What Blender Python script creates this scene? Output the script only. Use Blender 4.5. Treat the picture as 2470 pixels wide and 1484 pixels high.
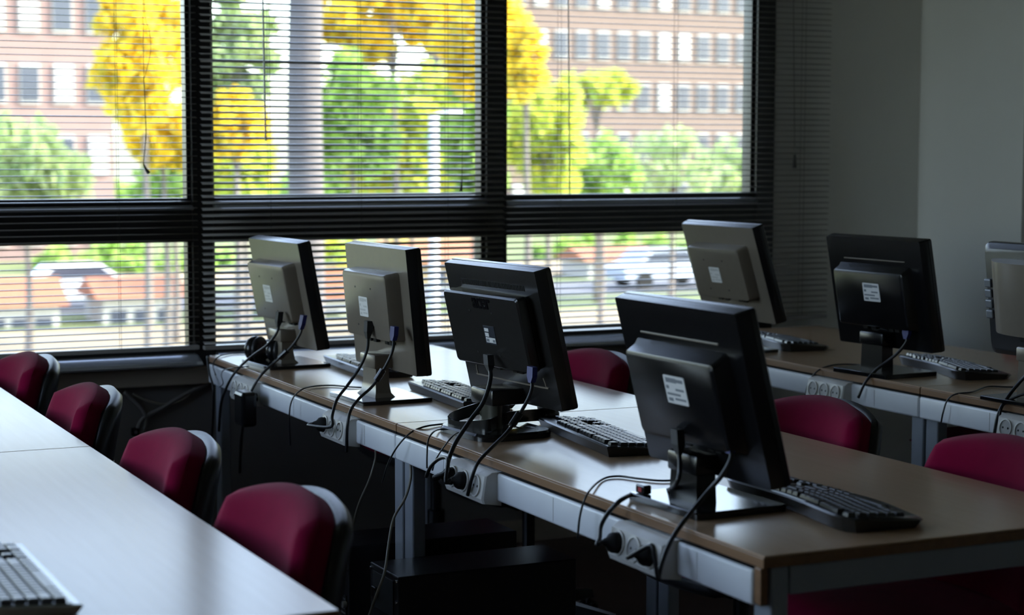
import bpy, bmesh, math, random
from mathutils import Vector, Matrix, Euler
R = math.radians
random.seed(7)
scene = bpy.context.scene
for o in list(bpy.data.objects):
    bpy.data.objects.remove(o)
COL = scene.collection

# ------------------------------------------------------------------ camera
F_PX, YAW, PITCH, ROLL, CAM_Z = 4450.0, R(25.35), R(4.94), R(0.09), 1.397
CAM = Vector((0, 0, CAM_Z))
FWD = Vector((math.sin(YAW) * math.cos(PITCH), math.cos(YAW) * math.cos(PITCH), -math.sin(PITCH)))
_r0 = Vector((math.cos(YAW), -math.sin(YAW), 0))
_u0 = _r0.cross(FWD)
RGT = _r0 * math.cos(ROLL) + _u0 * math.sin(ROLL)
UPV = -_r0 * math.sin(ROLL) + _u0 * math.cos(ROLL)
cd = bpy.data.cameras.new('camera')
cam = bpy.data.objects.new('camera', cd)
COL.objects.link(cam)
m = Matrix.Identity(4)
for i in range(3):
    m[i][0] = RGT[i]; m[i][1] = UPV[i]; m[i][2] = -FWD[i]; m[i][3] = CAM[i]
cam.matrix_world = m
cd.sensor_fit = 'HORIZONTAL'
cd.sensor_width = 36.0
cd.lens = F_PX / 2470.0 * 36.0
cd.clip_start = 0.05
cd.clip_end = 600
cd.dof.use_dof = True
cd.dof.focus_distance = 4.35
cd.dof.aperture_fstop = 3.8
scene.camera = cam

# ------------------------------------------------------------------ world, sun, exposure
SKY_STRENGTH = 1.5
SUN_STRENGTH = 8.0
EXPOSURE = 0.0
world = bpy.data.worlds.new('world')
scene.world = world
world.use_nodes = True
nt = world.node_tree
nt.nodes.clear()
sky = nt.nodes.new('ShaderNodeTexSky')
sky.sky_type = 'NISHITA'
sky.sun_disc = False
sky.sun_elevation = R(38)
sky.sun_rotation = R(115)
sky.air_density = 1.0
sky.dust_density = 2.0
bg = nt.nodes.new('ShaderNodeBackground')
bg.inputs['Strength'].default_value = SKY_STRENGTH
wo = nt.nodes.new('ShaderNodeOutputWorld')
hs = nt.nodes.new('ShaderNodeHueSaturation')
hs.inputs['Hue'].default_value = 0.513
hs.inputs['Saturation'].default_value = 0.80
nt.links.new(sky.outputs[0], hs.inputs['Color'])
nt.links.new(hs.outputs[0], bg.inputs['Color'])
nt.links.new(bg.outputs[0], wo.inputs['Surface'])

sd = bpy.data.lights.new('sun', 'SUN')
sd.energy = SUN_STRENGTH
sd.angle = R(1.0)
sd.color = (1.0, 0.94, 0.84)
sun = bpy.data.objects.new('sun', sd)
COL.objects.link(sun)
SUN_DIR = Vector((0.80, -0.32, 0.60)).normalized()      # towards the sun: right of the view, behind the facade
sun.rotation_euler = SUN_DIR.to_track_quat('Z', 'Y').to_euler()
sun.location = (20, -10, 30)

vs = scene.view_settings
vs.view_transform = 'Standard'
vs.look = 'None'
vs.exposure = EXPOSURE
vs.gamma = 1.0
vs.use_curve_mapping = False

# ------------------------------------------------------------------ pixel helpers (2470 x 1484 frame -> world)
def ray(px, py):
    return RGT * ((px - 1235.0) / F_PX) - UPV * ((py - 742.0) / F_PX) + FWD
def at_z(px, py, z):
    d = ray(px, py); return CAM + d * ((z - CAM_Z) / d.z)
def at_x(px, py, x):
    d = ray(px, py); return CAM + d * (x / d.x)
def at_y(px, py, y):
    d = ray(px, py); return CAM + d * (y / d.y)

# ------------------------------------------------------------------ materials
MATS = {}
def mat(name, col, rough=0.5, metal=0.0, spec=None, coat=0.0, noise=None, bump=None, sheen=0.0):
    if name in MATS:
        return MATS[name]
    M = bpy.data.materials.new(name)
    M.use_nodes = True
    n = M.node_tree.nodes; l = M.node_tree.links
    b = n['Principled BSDF']
    b.inputs['Base Color'].default_value = (*col, 1)
    b.inputs['Roughness'].default_value = rough
    b.inputs['Metallic'].default_value = metal
    if spec is not None:
        b.inputs['Specular IOR Level'].default_value = spec
    if coat:
        b.inputs['Coat Weight'].default_value = coat
        b.inputs['Coat Roughness'].default_value = 0.12
    if sheen:
        b.inputs['Sheen Weight'].default_value = sheen
        b.inputs['Sheen Roughness'].default_value = 0.4
    tc = n.new('ShaderNodeTexCoord')
    if noise:
        sc, amt = noise
        t = n.new('ShaderNodeTexNoise'); t.inputs['Scale'].default_value = sc; t.inputs['Detail'].default_value = 4
        l.new(tc.outputs['Object'], t.inputs['Vector'])
        r = n.new('ShaderNodeMixRGB'); r.blend_type = 'MIX'
        r.inputs[1].default_value = (*[c * (1 - amt) for c in col], 1)
        r.inputs[2].default_value = (*[min(1, c * (1 + amt)) for c in col], 1)
        l.new(t.outputs['Fac'], r.inputs[0]); l.new(r.outputs[0], b.inputs['Base Color'])
    if bump:
        sc, st = bump
        t2 = n.new('ShaderNodeTexNoise'); t2.inputs['Scale'].default_value = sc; t2.inputs['Detail'].default_value = 2
        l.new(tc.outputs['Object'], t2.inputs['Vector'])
        bp = n.new('ShaderNodeBump'); bp.inputs['Strength'].default_value = st; bp.inputs['Distance'].default_value = 0.002
        l.new(t2.outputs['Fac'], bp.inputs['Height']); l.new(bp.outputs[0], b.inputs['Normal'])
    MATS[name] = M
    return M

def wood_mat(name, c1, c2, rough, spec=.5):
    M = bpy.data.materials.new(name); M.use_nodes = True
    n = M.node_tree.nodes; l = M.node_tree.links; b = n['Principled BSDF']
    tc = n.new('ShaderNodeTexCoord'); mp = n.new('ShaderNodeMapping')
    mp.inputs['Scale'].default_value = (60, 3, 60)
    t = n.new('ShaderNodeTexNoise'); t.inputs['Scale'].default_value = 1.2; t.inputs['Detail'].default_value = 5
    r = n.new('ShaderNodeValToRGB')
    r.color_ramp.elements[0].color = (*c1, 1); r.color_ramp.elements[0].position = 0.35
    r.color_ramp.elements[1].color = (*c2, 1); r.color_ramp.elements[1].position = 0.7
    l.new(tc.outputs['Object'], mp.inputs['Vector']); l.new(mp.outputs[0], t.inputs['Vector'])
    l.new(t.outputs['Fac'], r.inputs[0]); l.new(r.outputs[0], b.inputs['Base Color'])
    b.inputs['Roughness'].default_value = rough
    b.inputs['Specular IOR Level'].default_value = spec
    MATS[name] = M
    return M

def glass_mat(name, tint=(0.93, 0.96, 0.95)):
    M = bpy.data.materials.new(name); M.use_nodes = True
    n = M.node_tree.nodes; l = M.node_tree.links
    n.clear()
    tr = n.new('ShaderNodeBsdfTransparent'); tr.inputs['Color'].default_value = (*tint, 1)
    gl = n.new('ShaderNodeBsdfGlossy'); gl.inputs['Roughness'].default_value = 0.0
    fr = n.new('ShaderNodeFresnel'); fr.inputs['IOR'].default_value = 1.45
    mx = n.new('ShaderNodeMixShader'); ou = n.new('ShaderNodeOutputMaterial')
    l.new(fr.outputs[0], mx.inputs[0]); l.new(tr.outputs[0], mx.inputs[1]); l.new(gl.outputs[0], mx.inputs[2])
    l.new(mx.outputs[0], ou.inputs['Surface'])
    MATS[name] = M
    return M

def leaf_mat(name, cols):
    M = bpy.data.materials.new(name); M.use_nodes = True
    n = M.node_tree.nodes; l = M.node_tree.links
    n.clear()
    g = n.new('ShaderNodeNewGeometry'); r = n.new('ShaderNodeValToRGB')
    els = r.color_ramp.elements
    while len(els) < len(cols):
        els.new(0.5)
    for i, c in enumerate(cols):
        els[i].position = i / max(1, len(cols) - 1); els[i].color = (*c, 1)
    d = n.new('ShaderNodeBsdfDiffuse'); t = n.new('ShaderNodeBsdfTranslucent'); mx = n.new('ShaderNodeMixShader')
    mx.inputs[0].default_value = 0.42
    ou = n.new('ShaderNodeOutputMaterial')
    l.new(g.outputs['Random Per Island'], r.inputs[0])
    l.new(r.outputs[0], d.inputs['Color']); l.new(r.outputs[0], t.inputs['Color'])
    l.new(d.outputs[0], mx.inputs[1]); l.new(t.outputs[0], mx.inputs[2]); l.new(mx.outputs[0], ou.inputs['Surface'])
    MATS[name] = M
    return M

M_TOP = wood_mat('beech_laminate', (0.465, 0.305, 0.19), (0.49, 0.325, 0.207), 0.215, .5)
M_EDGE = wood_mat('beech_edge_band', (0.20, 0.098, 0.040), (0.24, 0.122, 0.052), 0.45)
M_STEEL = mat('grey_painted_steel', (0.30, 0.325, 0.365), 0.4, noise=(30, 0.04))
M_CHAN = mat('pale_grey_channel', (0.80, 0.82, 0.86), 0.35, noise=(20, 0.04))
M_WHITE = mat('white_plastic', (0.72, 0.70, 0.66), 0.35, noise=(60, 0.03))
M_WHITE2 = mat('socket_grey', (0.42, 0.41, 0.40), 0.45, noise=(60, 0.05))
M_BLK = mat('black_plastic', (0.006, 0.006, 0.007), 0.24, noise=(40, 0.1))
M_BLKS = mat('black_satin_plastic', (0.022, 0.021, 0.020), 0.22, noise=(40, 0.1))
M_GREYBK = mat('dark_grey_plastic', (0.20, 0.170, 0.135), 0.24, noise=(40, 0.05))
M_BLKG = mat('black_gloss_plastic', (0.008, 0.008, 0.009), 0.12, noise=(20, 0.1))
M_CABLE = mat('black_cable', (0.010, 0.010, 0.012), 0.38, noise=(50, 0.1))
M_BEIGEC = mat('beige_cable', (0.30, 0.27, 0.21), 0.5, noise=(50, 0.1))
M_BLUE = mat('blue_connector', (0.012, 0.014, 0.13), 0.6, noise=(50, 0.1))
M_SCREEN = mat('screen_glass', (0.006, 0.007, 0.009), 0.22, noise=(5, 0.1))
M_LABEL = mat('label_paper', (0.80, 0.80, 0.80), 0.4, noise=(150, 0.06))
M_PRINT = mat('label_print', (0.22, 0.24, 0.27), 0.6, noise=(150, 0.2))
M_FAINT = mat('label_print_faint', (0.60, 0.60, 0.59), 0.5, noise=(150, 0.1))
M_DARKLBL = mat('dark_label', (0.02, 0.025, 0.04), 0.4, noise=(100, 0.1))
M_MATTE = mat('matte_black_rubber', (0.008, 0.008, 0.009), 0.7, noise=(60, 0.1))
M_HOLE = mat('hole_black', (0.003, 0.003, 0.003), 0.8, noise=(10, 0.1))
M_RED = mat('red_fabric', (0.22, 0.0035, 0.038), 0.9, spec=0.08, sheen=0.06, bump=(700, 0.25), noise=(25, 0.12))
M_SHELL = mat('chair_shell_black', (0.02, 0.021, 0.024), 0.30, bump=(700, 0.15))
M_FRAME = mat('black_anodised_frame', (0.010, 0.010, 0.012), 0.30, noise=(8, 0.1))
M_ALU = mat('ledge_aluminium', (0.62, 0.64, 0.68), 0.18, metal=0.7, noise=(8, 0.1))
M_SLAT = mat('blind_slat_grey', (0.30, 0.28, 0.26), 0.30, noise=(8, 0.06))
M_CORD = mat('blind_cord', (0.06, 0.055, 0.05), 0.7, noise=(80, 0.1))
M_WAND = mat('clear_wand', (0.72, 0.76, 0.80), 0.2, noise=(30, 0.05))
M_GLASS = glass_mat('window_glass')
M_WALL = mat('painted_wall', (0.74, 0.73, 0.69), 0.7, noise=(3, 0.05), bump=(60, 0.1))
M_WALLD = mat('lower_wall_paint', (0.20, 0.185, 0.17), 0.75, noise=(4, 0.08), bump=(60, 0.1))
M_BEIGE = mat('beige_trunking', (0.42, 0.36, 0.28), 0.5, noise=(10, 0.05))
M_CEIL = mat('ceiling_paint', (0.50, 0.50, 0.48), 0.8, noise=(3, 0.04))
M_FLOOR = mat('floor_tile', (0.085, 0.05, 0.04), 0.35, noise=(9, 0.15))
M_CASE = mat('computer_case_black', (0.014, 0.015, 0.018), 0.30, noise=(40, 0.1))
M_CHROME = mat('bright_metal', (0.6, 0.6, 0.6), 0.22, metal=1.0, noise=(40, 0.03))
M_PORT = mat('port_grey', (0.22, 0.23, 0.25), 0.4, metal=0.5, noise=(40, 0.1))
M_REDDOT = mat('red_button', (0.35, 0.01, 0.02), 0.4, noise=(40, 0.1))

# ------------------------------------------------------------------ mesh helpers
def NB():
    return bmesh.new()
def finish(name, bm, material, parent=None, smooth=False, loc=None, rot=None):
    me = bpy.data.meshes.new(name)
    bmesh.ops.recalc_face_normals(bm, faces=bm.faces[:])
    bm.to_mesh(me); bm.free()
    if material is not None:
        me.materials.append(material)
    if smooth:
        for p in me.polygons: p.use_smooth = True
    o = bpy.data.objects.new(name, me)
    COL.objects.link(o)
    if parent is not None: o.parent = parent
    if loc is not None: o.location = loc
    if rot is not None: o.rotation_euler = rot
    return o
def smooth_by_angle(o, ang=40):
    me = o.data
    for p in me.polygons: p.use_smooth = True
    bm = bmesh.new(); bm.from_mesh(me)
    for e in bm.edges:
        if len(e.link_faces) == 2 and e.calc_face_angle(0) > R(ang): e.smooth = False
    bm.to_mesh(me); bm.free()
    return o
def box(bm, c, s, bev=0.0, seg=2, mtx=None):
    c = Vector(c)
    r = bmesh.ops.create_cube(bm, size=1.0)
    vs_ = r['verts']
    for v in vs_:
        v.co = Vector((v.co.x * s[0], v.co.y * s[1], v.co.z * s[2])) + c
    if bev > 0:
        es = list({e for v in vs_ for e in v.link_edges})
        rr = bmesh.ops.bevel(bm, geom=es, offset=min(bev, min(s) * 0.49), segments=seg, affect='EDGES', profile=0.5)
        vs_ = list({v for f in rr['faces'] for v in f.verts} | {v for v in vs_ if v.is_valid})
    if mtx is not None:
        for v in vs_: v.co = mtx @ v.co
    return vs_
def bx(bm, x0, x1, y0, y1, z0, z1, bev=0.0, seg=2, mtx=None):
    return box(bm, ((x0 + x1) / 2, (y0 + y1) / 2, (z0 + z1) / 2), (abs(x1 - x0), abs(y1 - y0), abs(z1 - z0)), bev, seg, mtx)
def loft(bm, rings, cap=True, closed=True):
    vr = [[bm.verts.new(p) for p in ring] for ring in rings]
    n = len(vr[0])
    for a, b in zip(vr[:-1], vr[1:]):
        for i in range(n if closed else n - 1):
            j = (i + 1) % n
            bm.faces.new((a[i], a[j], b[j], b[i]))
    if cap and closed:
        bm.faces.new(vr[0][::-1]); bm.faces.new(vr[-1])
    return vr
def catmull(pts, n=8):
    P = [Vector(p) for p in pts]
    P = [P[0] * 2 - P[1]] + P + [P[-1] * 2 - P[-2]]
    out = []
    for i in range(1, len(P) - 2):
        p0, p1, p2, p3 = P[i - 1], P[i], P[i + 1], P[i + 2]
        for k in range(n):
            t = k / n
            out.append(0.5 * ((2 * p1) + (p2 - p0) * t + (2 * p0 - 5 * p1 + 4 * p2 - p3) * t * t + (3 * p1 - p0 - 3 * p2 + p3) * t ** 3))
    out.append(P[-2])
    return out
def tube(bm, pts, r, n=8, smooth_n=6):
    path = catmull(pts, smooth_n) if smooth_n else [Vector(p) for p in pts]
    rings = []
    up = Vector((0, 0, 1))
    prev = None
    for i, p in enumerate(path):
        t = (path[min(i + 1, len(path) - 1)] - path[max(i - 1, 0)])
        if t.length < 1e-9: t = Vector((0, 0, 1))
        t.normalize()
        if prev is None:
            a = t.orthogonal().normalized()
        else:
            a = (prev - t * prev.dot(t))
            a = a.normalized() if a.length > 1e-6 else t.orthogonal().normalized()
        prev = a
        b = t.cross(a)
        rr = r(i / (len(path) - 1)) if callable(r) else r
        rings.append([p + (a * math.cos(2 * math.pi * k / n) + b * math.sin(2 * math.pi * k / n)) * rr for k in range(n)])
    loft(bm, rings)
def cyl(bm, p0, p1, r0, r1=None, n=16):
    p0, p1 = Vector(p0), Vector(p1)
    if r1 is None: r1 = r0
    t = (p1 - p0).normalized(); a = t.orthogonal().normalized(); b = t.cross(a)
    ring = lambda p, r: [p + (a * math.cos(2 * math.pi * k / n) + b * math.sin(2 * math.pi * k / n)) * r for k in range(n)]
    loft(bm, [ring(p0, r0), ring(p1, r1)])
def lathe(bm, prof, origin, axis, n=20):
    """prof: list of (radius, offset along axis)"""
    o = Vector(origin); t = Vector(axis).normalized(); a = t.orthogonal().normalized(); b = t.cross(a)
    rings = [[o + t * h + (a * math.cos(2 * math.pi * k / n) + b * math.sin(2 * math.pi * k / n)) * max(r, 1e-4) for k in range(n)] for r, h in prof]
    loft(bm, rings)
def prism(bm, outline, z0, z1, inset=0.0):
    """outline: list of (x, y); optional bevelled top"""
    n = len(outline)
    cx = sum(p[0] for p in outline) / n; cy = sum(p[1] for p in outline) / n
    rings = [[Vector((x, y, z0)) for x, y in outline]]
    if inset > 0:
        rings.append([Vector((x, y, z1 - inset)) for x, y in outline])
        def sh(x, y):
            d = math.hypot(x - cx, y - cy) or 1
            return Vector((x - (x - cx) / d * inset, y - (y - cy) / d * inset, z1))
        rings.append([sh(x, y) for x, y in outline])
    else:
        rings.append([Vector((x, y, z1)) for x, y in outline])
    loft(bm, rings)
def rrect(w, h, r, n=5):
    pts = []
    for cx, cy, a0 in ((w / 2 - r, h / 2 - r, 0), (-w / 2 + r, h / 2 - r, 90), (-w / 2 + r, -h / 2 + r, 180), (w / 2 - r, -h / 2 + r, 270)):
        for k in range(n + 1):
            a = R(a0 + 90 * k / n)
            pts.append((cx + r * math.cos(a), cy + r * math.sin(a)))
    return pts

def empty(name, loc=(0, 0, 0), rz=0.0):
    o = bpy.data.objects.new(name, None)
    o.empty_display_size = 0.05
    o.location = loc; o.rotation_euler = (0, 0, rz)
    COL.objects.link(o)
    return o
def tag(o, label=None, cat=None, group=None, kind=None):
    if label: o['label'] = label
    if cat: o['category'] = cat
    if group: o['group'] = group
    if kind: o['kind'] = kind
    return o
def copy_tree(src, parent=None):
    c = src.copy(); COL.objects.link(c); c.parent = parent
    for ch in [o for o in src.children]:
        copy_tree(ch, c)
    return c

# ------------------------------------------------------------------ room layout
ZT = 0.74                                   # desk height
YW = 5.84                                   # inner face of the window wall
XL, XR, YB, ZC = -2.75, 5.3, -2.4, 3.30
SILL, WTOP = 0.735, 3.10
PIER = 3.85                                 # right end of the glazed band
COLX, COLY = 4.52, 5.24                     # corner column

def struct(name, bm, m, **k):
    o = finish(name, bm, m, **k); o['kind'] = 'structure'; return o

bm = NB(); bx(bm, XL - .1, XR + .1, YB - .1, YW + .2, -.12, 0)
floor = struct('floor', bm, M_FLOOR)
bm = NB(); bx(bm, XL - .1, XR + .1, YB - .1, YW + .2, ZC, ZC + .1)
struct('ceiling', bm, M_CEIL)
LWY, LWZ = (3.2, 5.7), (.85, 3.05)          # unseen window band, added to the left wall to brighten rails and walls
bm = NB(); bx(bm, XL - .2, XL, YB, YW, 0, LWZ[0]); bx(bm, XL - .2, XL, YB, YW, LWZ[1], ZC)
bx(bm, XL - .2, XL, YB, LWY[0], LWZ[0], LWZ[1]); bx(bm, XL - .2, XL, LWY[1], YW, LWZ[0], LWZ[1]); struct('wall_left', bm, M_WALL)
bm = NB(); bx(bm, XR, XR + .1, YB, YW, 0, ZC); struct('wall_right', bm, M_WALL)
bm = NB(); bx(bm, XL - .1, XR + .1, YB - .1, YB, 0, ZC); struct('wall_back', bm, M_WALLD)
bm = NB()
bx(bm, PIER, XR, YW, YW + .2, 0, ZC)
bx(bm, XL, PIER, YW, YW + .2, WTOP, ZC)
bx(bm, XL, -2.645, YW, YW + .2, SILL - .045, WTOP)
struct('wall_window', bm, M_WALL)
bm = NB(); bx(bm, XL, PIER, YW, YW + .2, 0, SILL - .045); struct('wall_under_window', bm, M_WALLD)
bm = NB(); bx(bm, COLX, XR, COLY, YW, 0, ZC); struct('wall_column', bm, M_WALL)
bm = NB(); bx(bm, XL, PIER + .1, YW - .035, YW, .632, .688, .004); struct('trim_1', bm, M_BEIGE)
bm = NB(); bx(bm, XL, XR, YW - .015, YW, 0, .08, .003); struct('baseboard_window', bm, M_BEIGE)

# windows: dark metal frames, transom, two panes each
Z1, Z2 = 1.092, 1.212                       # transom band
def window(idx, x0, x1):
    w = empty('window_%d' % idx, ((x0 + x1) / 2, YW, SILL)); w['kind'] = 'structure'
    def part(name, m, *a, **k):
        b_ = NB(); bx(b_, *a, **k)
        o = finish(name, b_, m); o.parent = w; o.matrix_parent_inverse = Matrix.Translation(w.location).inverted()
        return o
    part('sill_bar', M_FRAME, x0, x1, YW - .01, YW + .09, SILL - .045, SILL + .012, bev=.004)
    def ledge(name, prof):
        b_ = NB(); loft(b_, [[Vector((x_, YW + dy, z_)) for dy, z_ in prof] for x_ in (x0, x1)])
        o = finish(name, b_, M_ALU); o.parent = w; o.matrix_parent_inverse = Matrix.Translation(w.location).inverted()
    ledge('sill_ledge', [(.03, SILL - .012), (-.106, SILL - .036), (-.110, SILL - .030), (-.095, SILL - .022), (-.045, SILL - .006), (.03, SILL + .001)])
    ledge('transom_ledge', [(.02, Z2 - .012), (-.016, Z2 - .016), (-.018, Z2 - .012), (-.002, Z2 - .001), (.02, Z2)])
    part('transom', M_FRAME, x0, x1, YW, YW + .09, Z1, Z2, bev=.003)
    part('upper_sash_bar', M_FRAME, x0, x1, YW + .02, YW + .08, Z2, Z2 + .022, bev=.003)
    part('head_bar', M_FRAME, x0, x1, YW, YW + .09, WTOP - .05, WTOP, bev=.003)
    for z0, z1 in ((SILL + .012, Z1), (Z2 + .02, WTOP - .05)):
        part('side_bar', M_FRAME, x0, x0 + .012, YW + .02, YW + .07, z0, z1, bev=.002)
        part('side_bar', M_FRAME, x1 - .012, x1, YW + .02, YW + .07, z0, z1, bev=.002)
        part('pane', M_GLASS, x0 + .010, x1 - .010, YW + .044, YW + .050, z0, z1)
    return w
window(1, .66, 1.622)
window(2, 1.690, 2.668)
window(3, 2.745, 3.772)
for k in range(3):  # bays added left of the view, brightening the desk rails and walls
    window(4 + k, -.42 - 1.08 * k, .595 - 1.08 * k)
for i, (a, b) in enumerate(((.595, .66), (1.622, 1.690), (2.668, 2.745), (3.772, PIER)) + tuple((-.485 - 1.08 * k, -.42 - 1.08 * k) for k in range(3))):
    bm = NB(); bx(bm, a, b, YW - .004, YW + .10, SILL - .045, WTOP, .003)
    struct('trim_%d' % (i + 2), bm, M_FRAME)


for k in range(2):  # added left-wall windows, out of view, letting in extra daylight
    hw_, hh_ = (LWY[1] - LWY[0]) / 4, LWZ[1] - LWZ[0]
    w = empty('window_%d' % (7 + k), (XL, LWY[0] + hw_ * (2 * k + 1), LWZ[0])); w['kind'] = 'structure'
    for nm, m_, a in (('sill_bar', M_FRAME, (-.10, 0, -hw_, hw_, 0, .05)), ('head_bar', M_FRAME, (-.10, 0, -hw_, hw_, hh_ - .05, hh_)), ('side_bar', M_FRAME, (-.10, 0, -hw_, -hw_ + .03, .05, hh_ - .05)),
                      ('side_bar', M_FRAME, (-.10, 0, hw_ - .03, hw_, .05, hh_ - .05)), ('pane', M_GLASS, (-.055, -.049, -hw_ + .03, hw_ - .03, .05, hh_ - .05))):
        bm = NB(); bx(bm, *a); finish(nm, bm, m_, w)

# ------------------------------------------------------------------ blinds
def slat_mesh(name, length):
    bm = NB()
    W_, t, seg, nl = .025, .0005, 4, 6
    rings = []
    for k in range(nl + 1):
        x = -length / 2 + length * k / nl
        top = [Vector((x, -W_ / 2 + W_ * i / seg, .0022 * (1 - (2 * i / seg - 1) ** 2))) for i in range(seg + 1)]
        rings.append([p + Vector((0, 0, t / 2)) for p in top] + [p - Vector((0, 0, t / 2)) for p in reversed(top)])
    loft(bm, rings)
    bmesh.ops.recalc_face_normals(bm, faces=bm.faces[:])
    me = bpy.data.meshes.new(name); bm.to_mesh(me); bm.free()
    me.materials.append(M_SLAT)
    for p in me.polygons: p.use_smooth = True
    return me
def blind(x0, x1, tilt, label, zb, strings, yb=5.800, odd=None, pitch=.0207, jit=1.0):
    L = x1 - x0; xc = (x0 + x1) / 2
    b = tag(empty('venetian_blind', (xc, yb, zb)), label, 'blind', 'venetian blinds across the window band')
    me = slat_mesh('slat', L)
    ztop = WTOP + .02
    n = int((ztop - .05 - zb - .025) / pitch)
    for k in range(n):
        o = bpy.data.objects.new('slat', me); COL.objects.link(o); o.parent = b
        o.location = (random.uniform(-.001, .001), 0, .022 + k * pitch)
        tl = tilt + random.uniform(-1.2, 1.2) * jit
        rz = random.uniform(-.0006, .0006)
        if odd and k in odd: tl += odd[k]
        o.rotation_euler = (R(tl), R(random.uniform(-.05, .05)) * jit, rz)
    bm = NB(); bx(bm, -L / 2, L / 2, -.013, .013, 0, .014, .003); finish('bottom_rail', bm, M_SLAT, b)
    bm = NB(); bx(bm, -L / 2, L / 2, -.016, .016, ztop - zb - .035, ztop - zb, .003); finish('head_rail', bm, M_SLAT, b)
    for sx in strings:
        for dy in (-.0132, .0132):
            bm = NB(); cyl(bm, (sx - xc, dy, .012), (sx - xc, dy, ztop - zb - .03), .0007, n=6)
            finish('ladder_cord', bm, M_CORD, b)
    return b
BZ = SILL + .012
b1 = blind(.63, 1.6265, 1.5, 'nearly open grey slatted blind of the leftmost window', BZ, (.75, 1.372), odd={35: 9, 28: -7})
b2 = blind(1.642, 2.7135, 17, 'tilted grey slatted blind in front of the middle window', BZ - .004, (1.87, 2.185, 2.50), odd={44: 10, 45: -8})
b3 = blind(2.7225, 4.066, 5, 'open grey slatted blind running over the pier by the column', BZ + .01, (2.93, 3.40, 3.95))
def cord(path, r, parent, name='pull_cord', m=None, smooth_n=6):
    bm = NB(); tube(bm, path, r, 6, smooth_n)
    o = finish(name, bm, m or M_CORD, parent, smooth=True)
    o.matrix_parent_inverse = Matrix.Translation(parent.location).inverted()
    return o
YC = 5.775
cord([at_y(345, -300, YC), at_y(345, 0, YC), at_y(346, 120, YC), at_y(347, 190, YC)], .0009, b1)
cord([at_y(346, -300, YC), at_y(348, 10, YC), at_y(361, 75, YC), at_y(363, 125, YC), at_y(352, 175, YC), at_y(347, 192, YC)], .0008, b1)
cord([at_y(347, 190, YC), at_y(350, 260, YC), at_y(352, 330, YC), at_y(346, 395, YC)], .0014, b1)
cord([at_y(346, 395, YC), at_y(352, 408, YC), at_y(359, 418, YC)], lambda t: .002 + .004 * t, b1, 'cord_tassel')
cord([at_y(630, -400, YC), at_y(634, 0, YC), at_y(641, 340, YC)], .0032, b2, 'tilt_wand', M_WAND)
cord([at_y(1114, -300, YC), at_y(1114, 0, YC), at_y(1118, 200, YC), at_y(1114, 435, YC)], .0009, b2)
cord([at_y(1114, 433, YC), at_y(1112, 462, YC)], lambda t: .002 + .0035 * t, b2, 'cord_tassel', smooth_n=2)
cord([at_y(1915, -300, YC), at_y(1914, 0, YC), at_y(1917, 375, YC)], .0012, b3)
cord([at_y(1917, 373, YC), at_y(1916, 405, YC)], lambda t: .004 + .004 * t, b3, 'cord_tassel', smooth_n=2)
cord([at_y(1371, -300, YC), at_y(1371, 0, YC), at_y(1374, 470, YC)], .0022, b3, 'tilt_wand', M_SLAT)

# ------------------------------------------------------------------ desks
DW, DL, DT = .769, 1.596, .021
def desk(x0, y0, label, near_end):
    """x0: edge that carries the cable channel; runs along +Y"""
    d = tag(empty('computer_desk', (x0 + DW / 2, y0 + DL / 2, 0)), label, 'desk', 'computer desks in three rows')
    hx, hy = DW / 2, DL / 2
    bm = NB(); bx(bm, -hx + .0015, hx - .0015, -hy, hy, ZT - .0035, ZT, .0012, 1); finish('top_laminate', bm, M_TOP, d)
    bm = NB(); bx(bm, -hx, hx, -hy, hy, ZT - DT, ZT - .0036, .0015, 2); finish('top_board', bm, M_EDGE, d)
    for s in (-1, 1):
        bm = NB(); bx(bm, -hx + .055, hx - .01, s * (hy - .030), s * (hy - .004), ZT - DT - .048, ZT - DT - .0005, .002); finish('end_rail', bm, M_STEEL, d)
    bm = NB(); bx(bm, hx - .06, hx - .035, -hy + .03, hy - .03, ZT - DT - .048, ZT - DT - .0005, .002); finish('side_rail', bm, M_STEEL, d)
    for sx in (-1, 1):
        for sy in (-1, 1):
            cx = -hx + .035 if sx < 0 else hx - .03
            bm = NB(); box(bm, (cx, sy * (hy - .03), (ZT - DT) / 2), (.034, .052, ZT - DT - .001), .004); lg = finish('leg', bm, M_STEEL, d)
            bm = NB(); cyl(bm, (cx, sy * (hy - .03), .0005), (cx, sy * (hy - .03), .012), .022, .018); finish('foot', bm, M_BLK, lg)
    # cable channel along the rear edge with a lid, brown end block
    bm = NB(); bx(bm, -hx - .004, -hx + .016, -hy + (.028 if near_end else .0005), hy - .0005, ZT - DT - .066, ZT - DT - .006, .006, 3); ch = finish('cable_channel', bm, M_CHAN, d); smooth_by_angle(ch, 50)
    bm = NB(); bx(bm, -hx + .001, -hx + .006, -hy + (.028 if near_end else .0005), hy - .0005, ZT - DT - .0058, ZT - DT - .0005); finish('channel_back', bm, M_BLK, ch)
    for k in range(3):
        y = -hy + .2 + k * .55
        bm = NB(); bx(bm, -hx - .0046, -hx - .0038, y - .0006, y + .0006, ZT - DT - .060, ZT - DT - .012); finish('channel_joint', bm, M_WHITE2, ch)
    if near_end:
        bm = NB(); bx(bm, -hx - .001, -hx + .014, -hy + .006, -hy + .026, ZT - DT - .062, ZT - DT - .0005, .002); finish('end_block', bm, M_EDGE, d)
    return d
MX, RX, LX = 1.624, 3.192, .886 - DW
desk(MX, 2.477, 'desk in the middle row nearest the camera, its front corner fully visible', True)
desk(MX, 4.077, 'desk in the middle row pushed up to the window', False)
desk(LX, 2.441, 'near desk at lower left with a pale reflection and one keyboard', True)
desk(LX, 4.041, 'far desk at the left edge leading towards the window', False)
desk(RX, 2.500, 'desk in the right row cut by the right picture edge', True)
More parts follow.
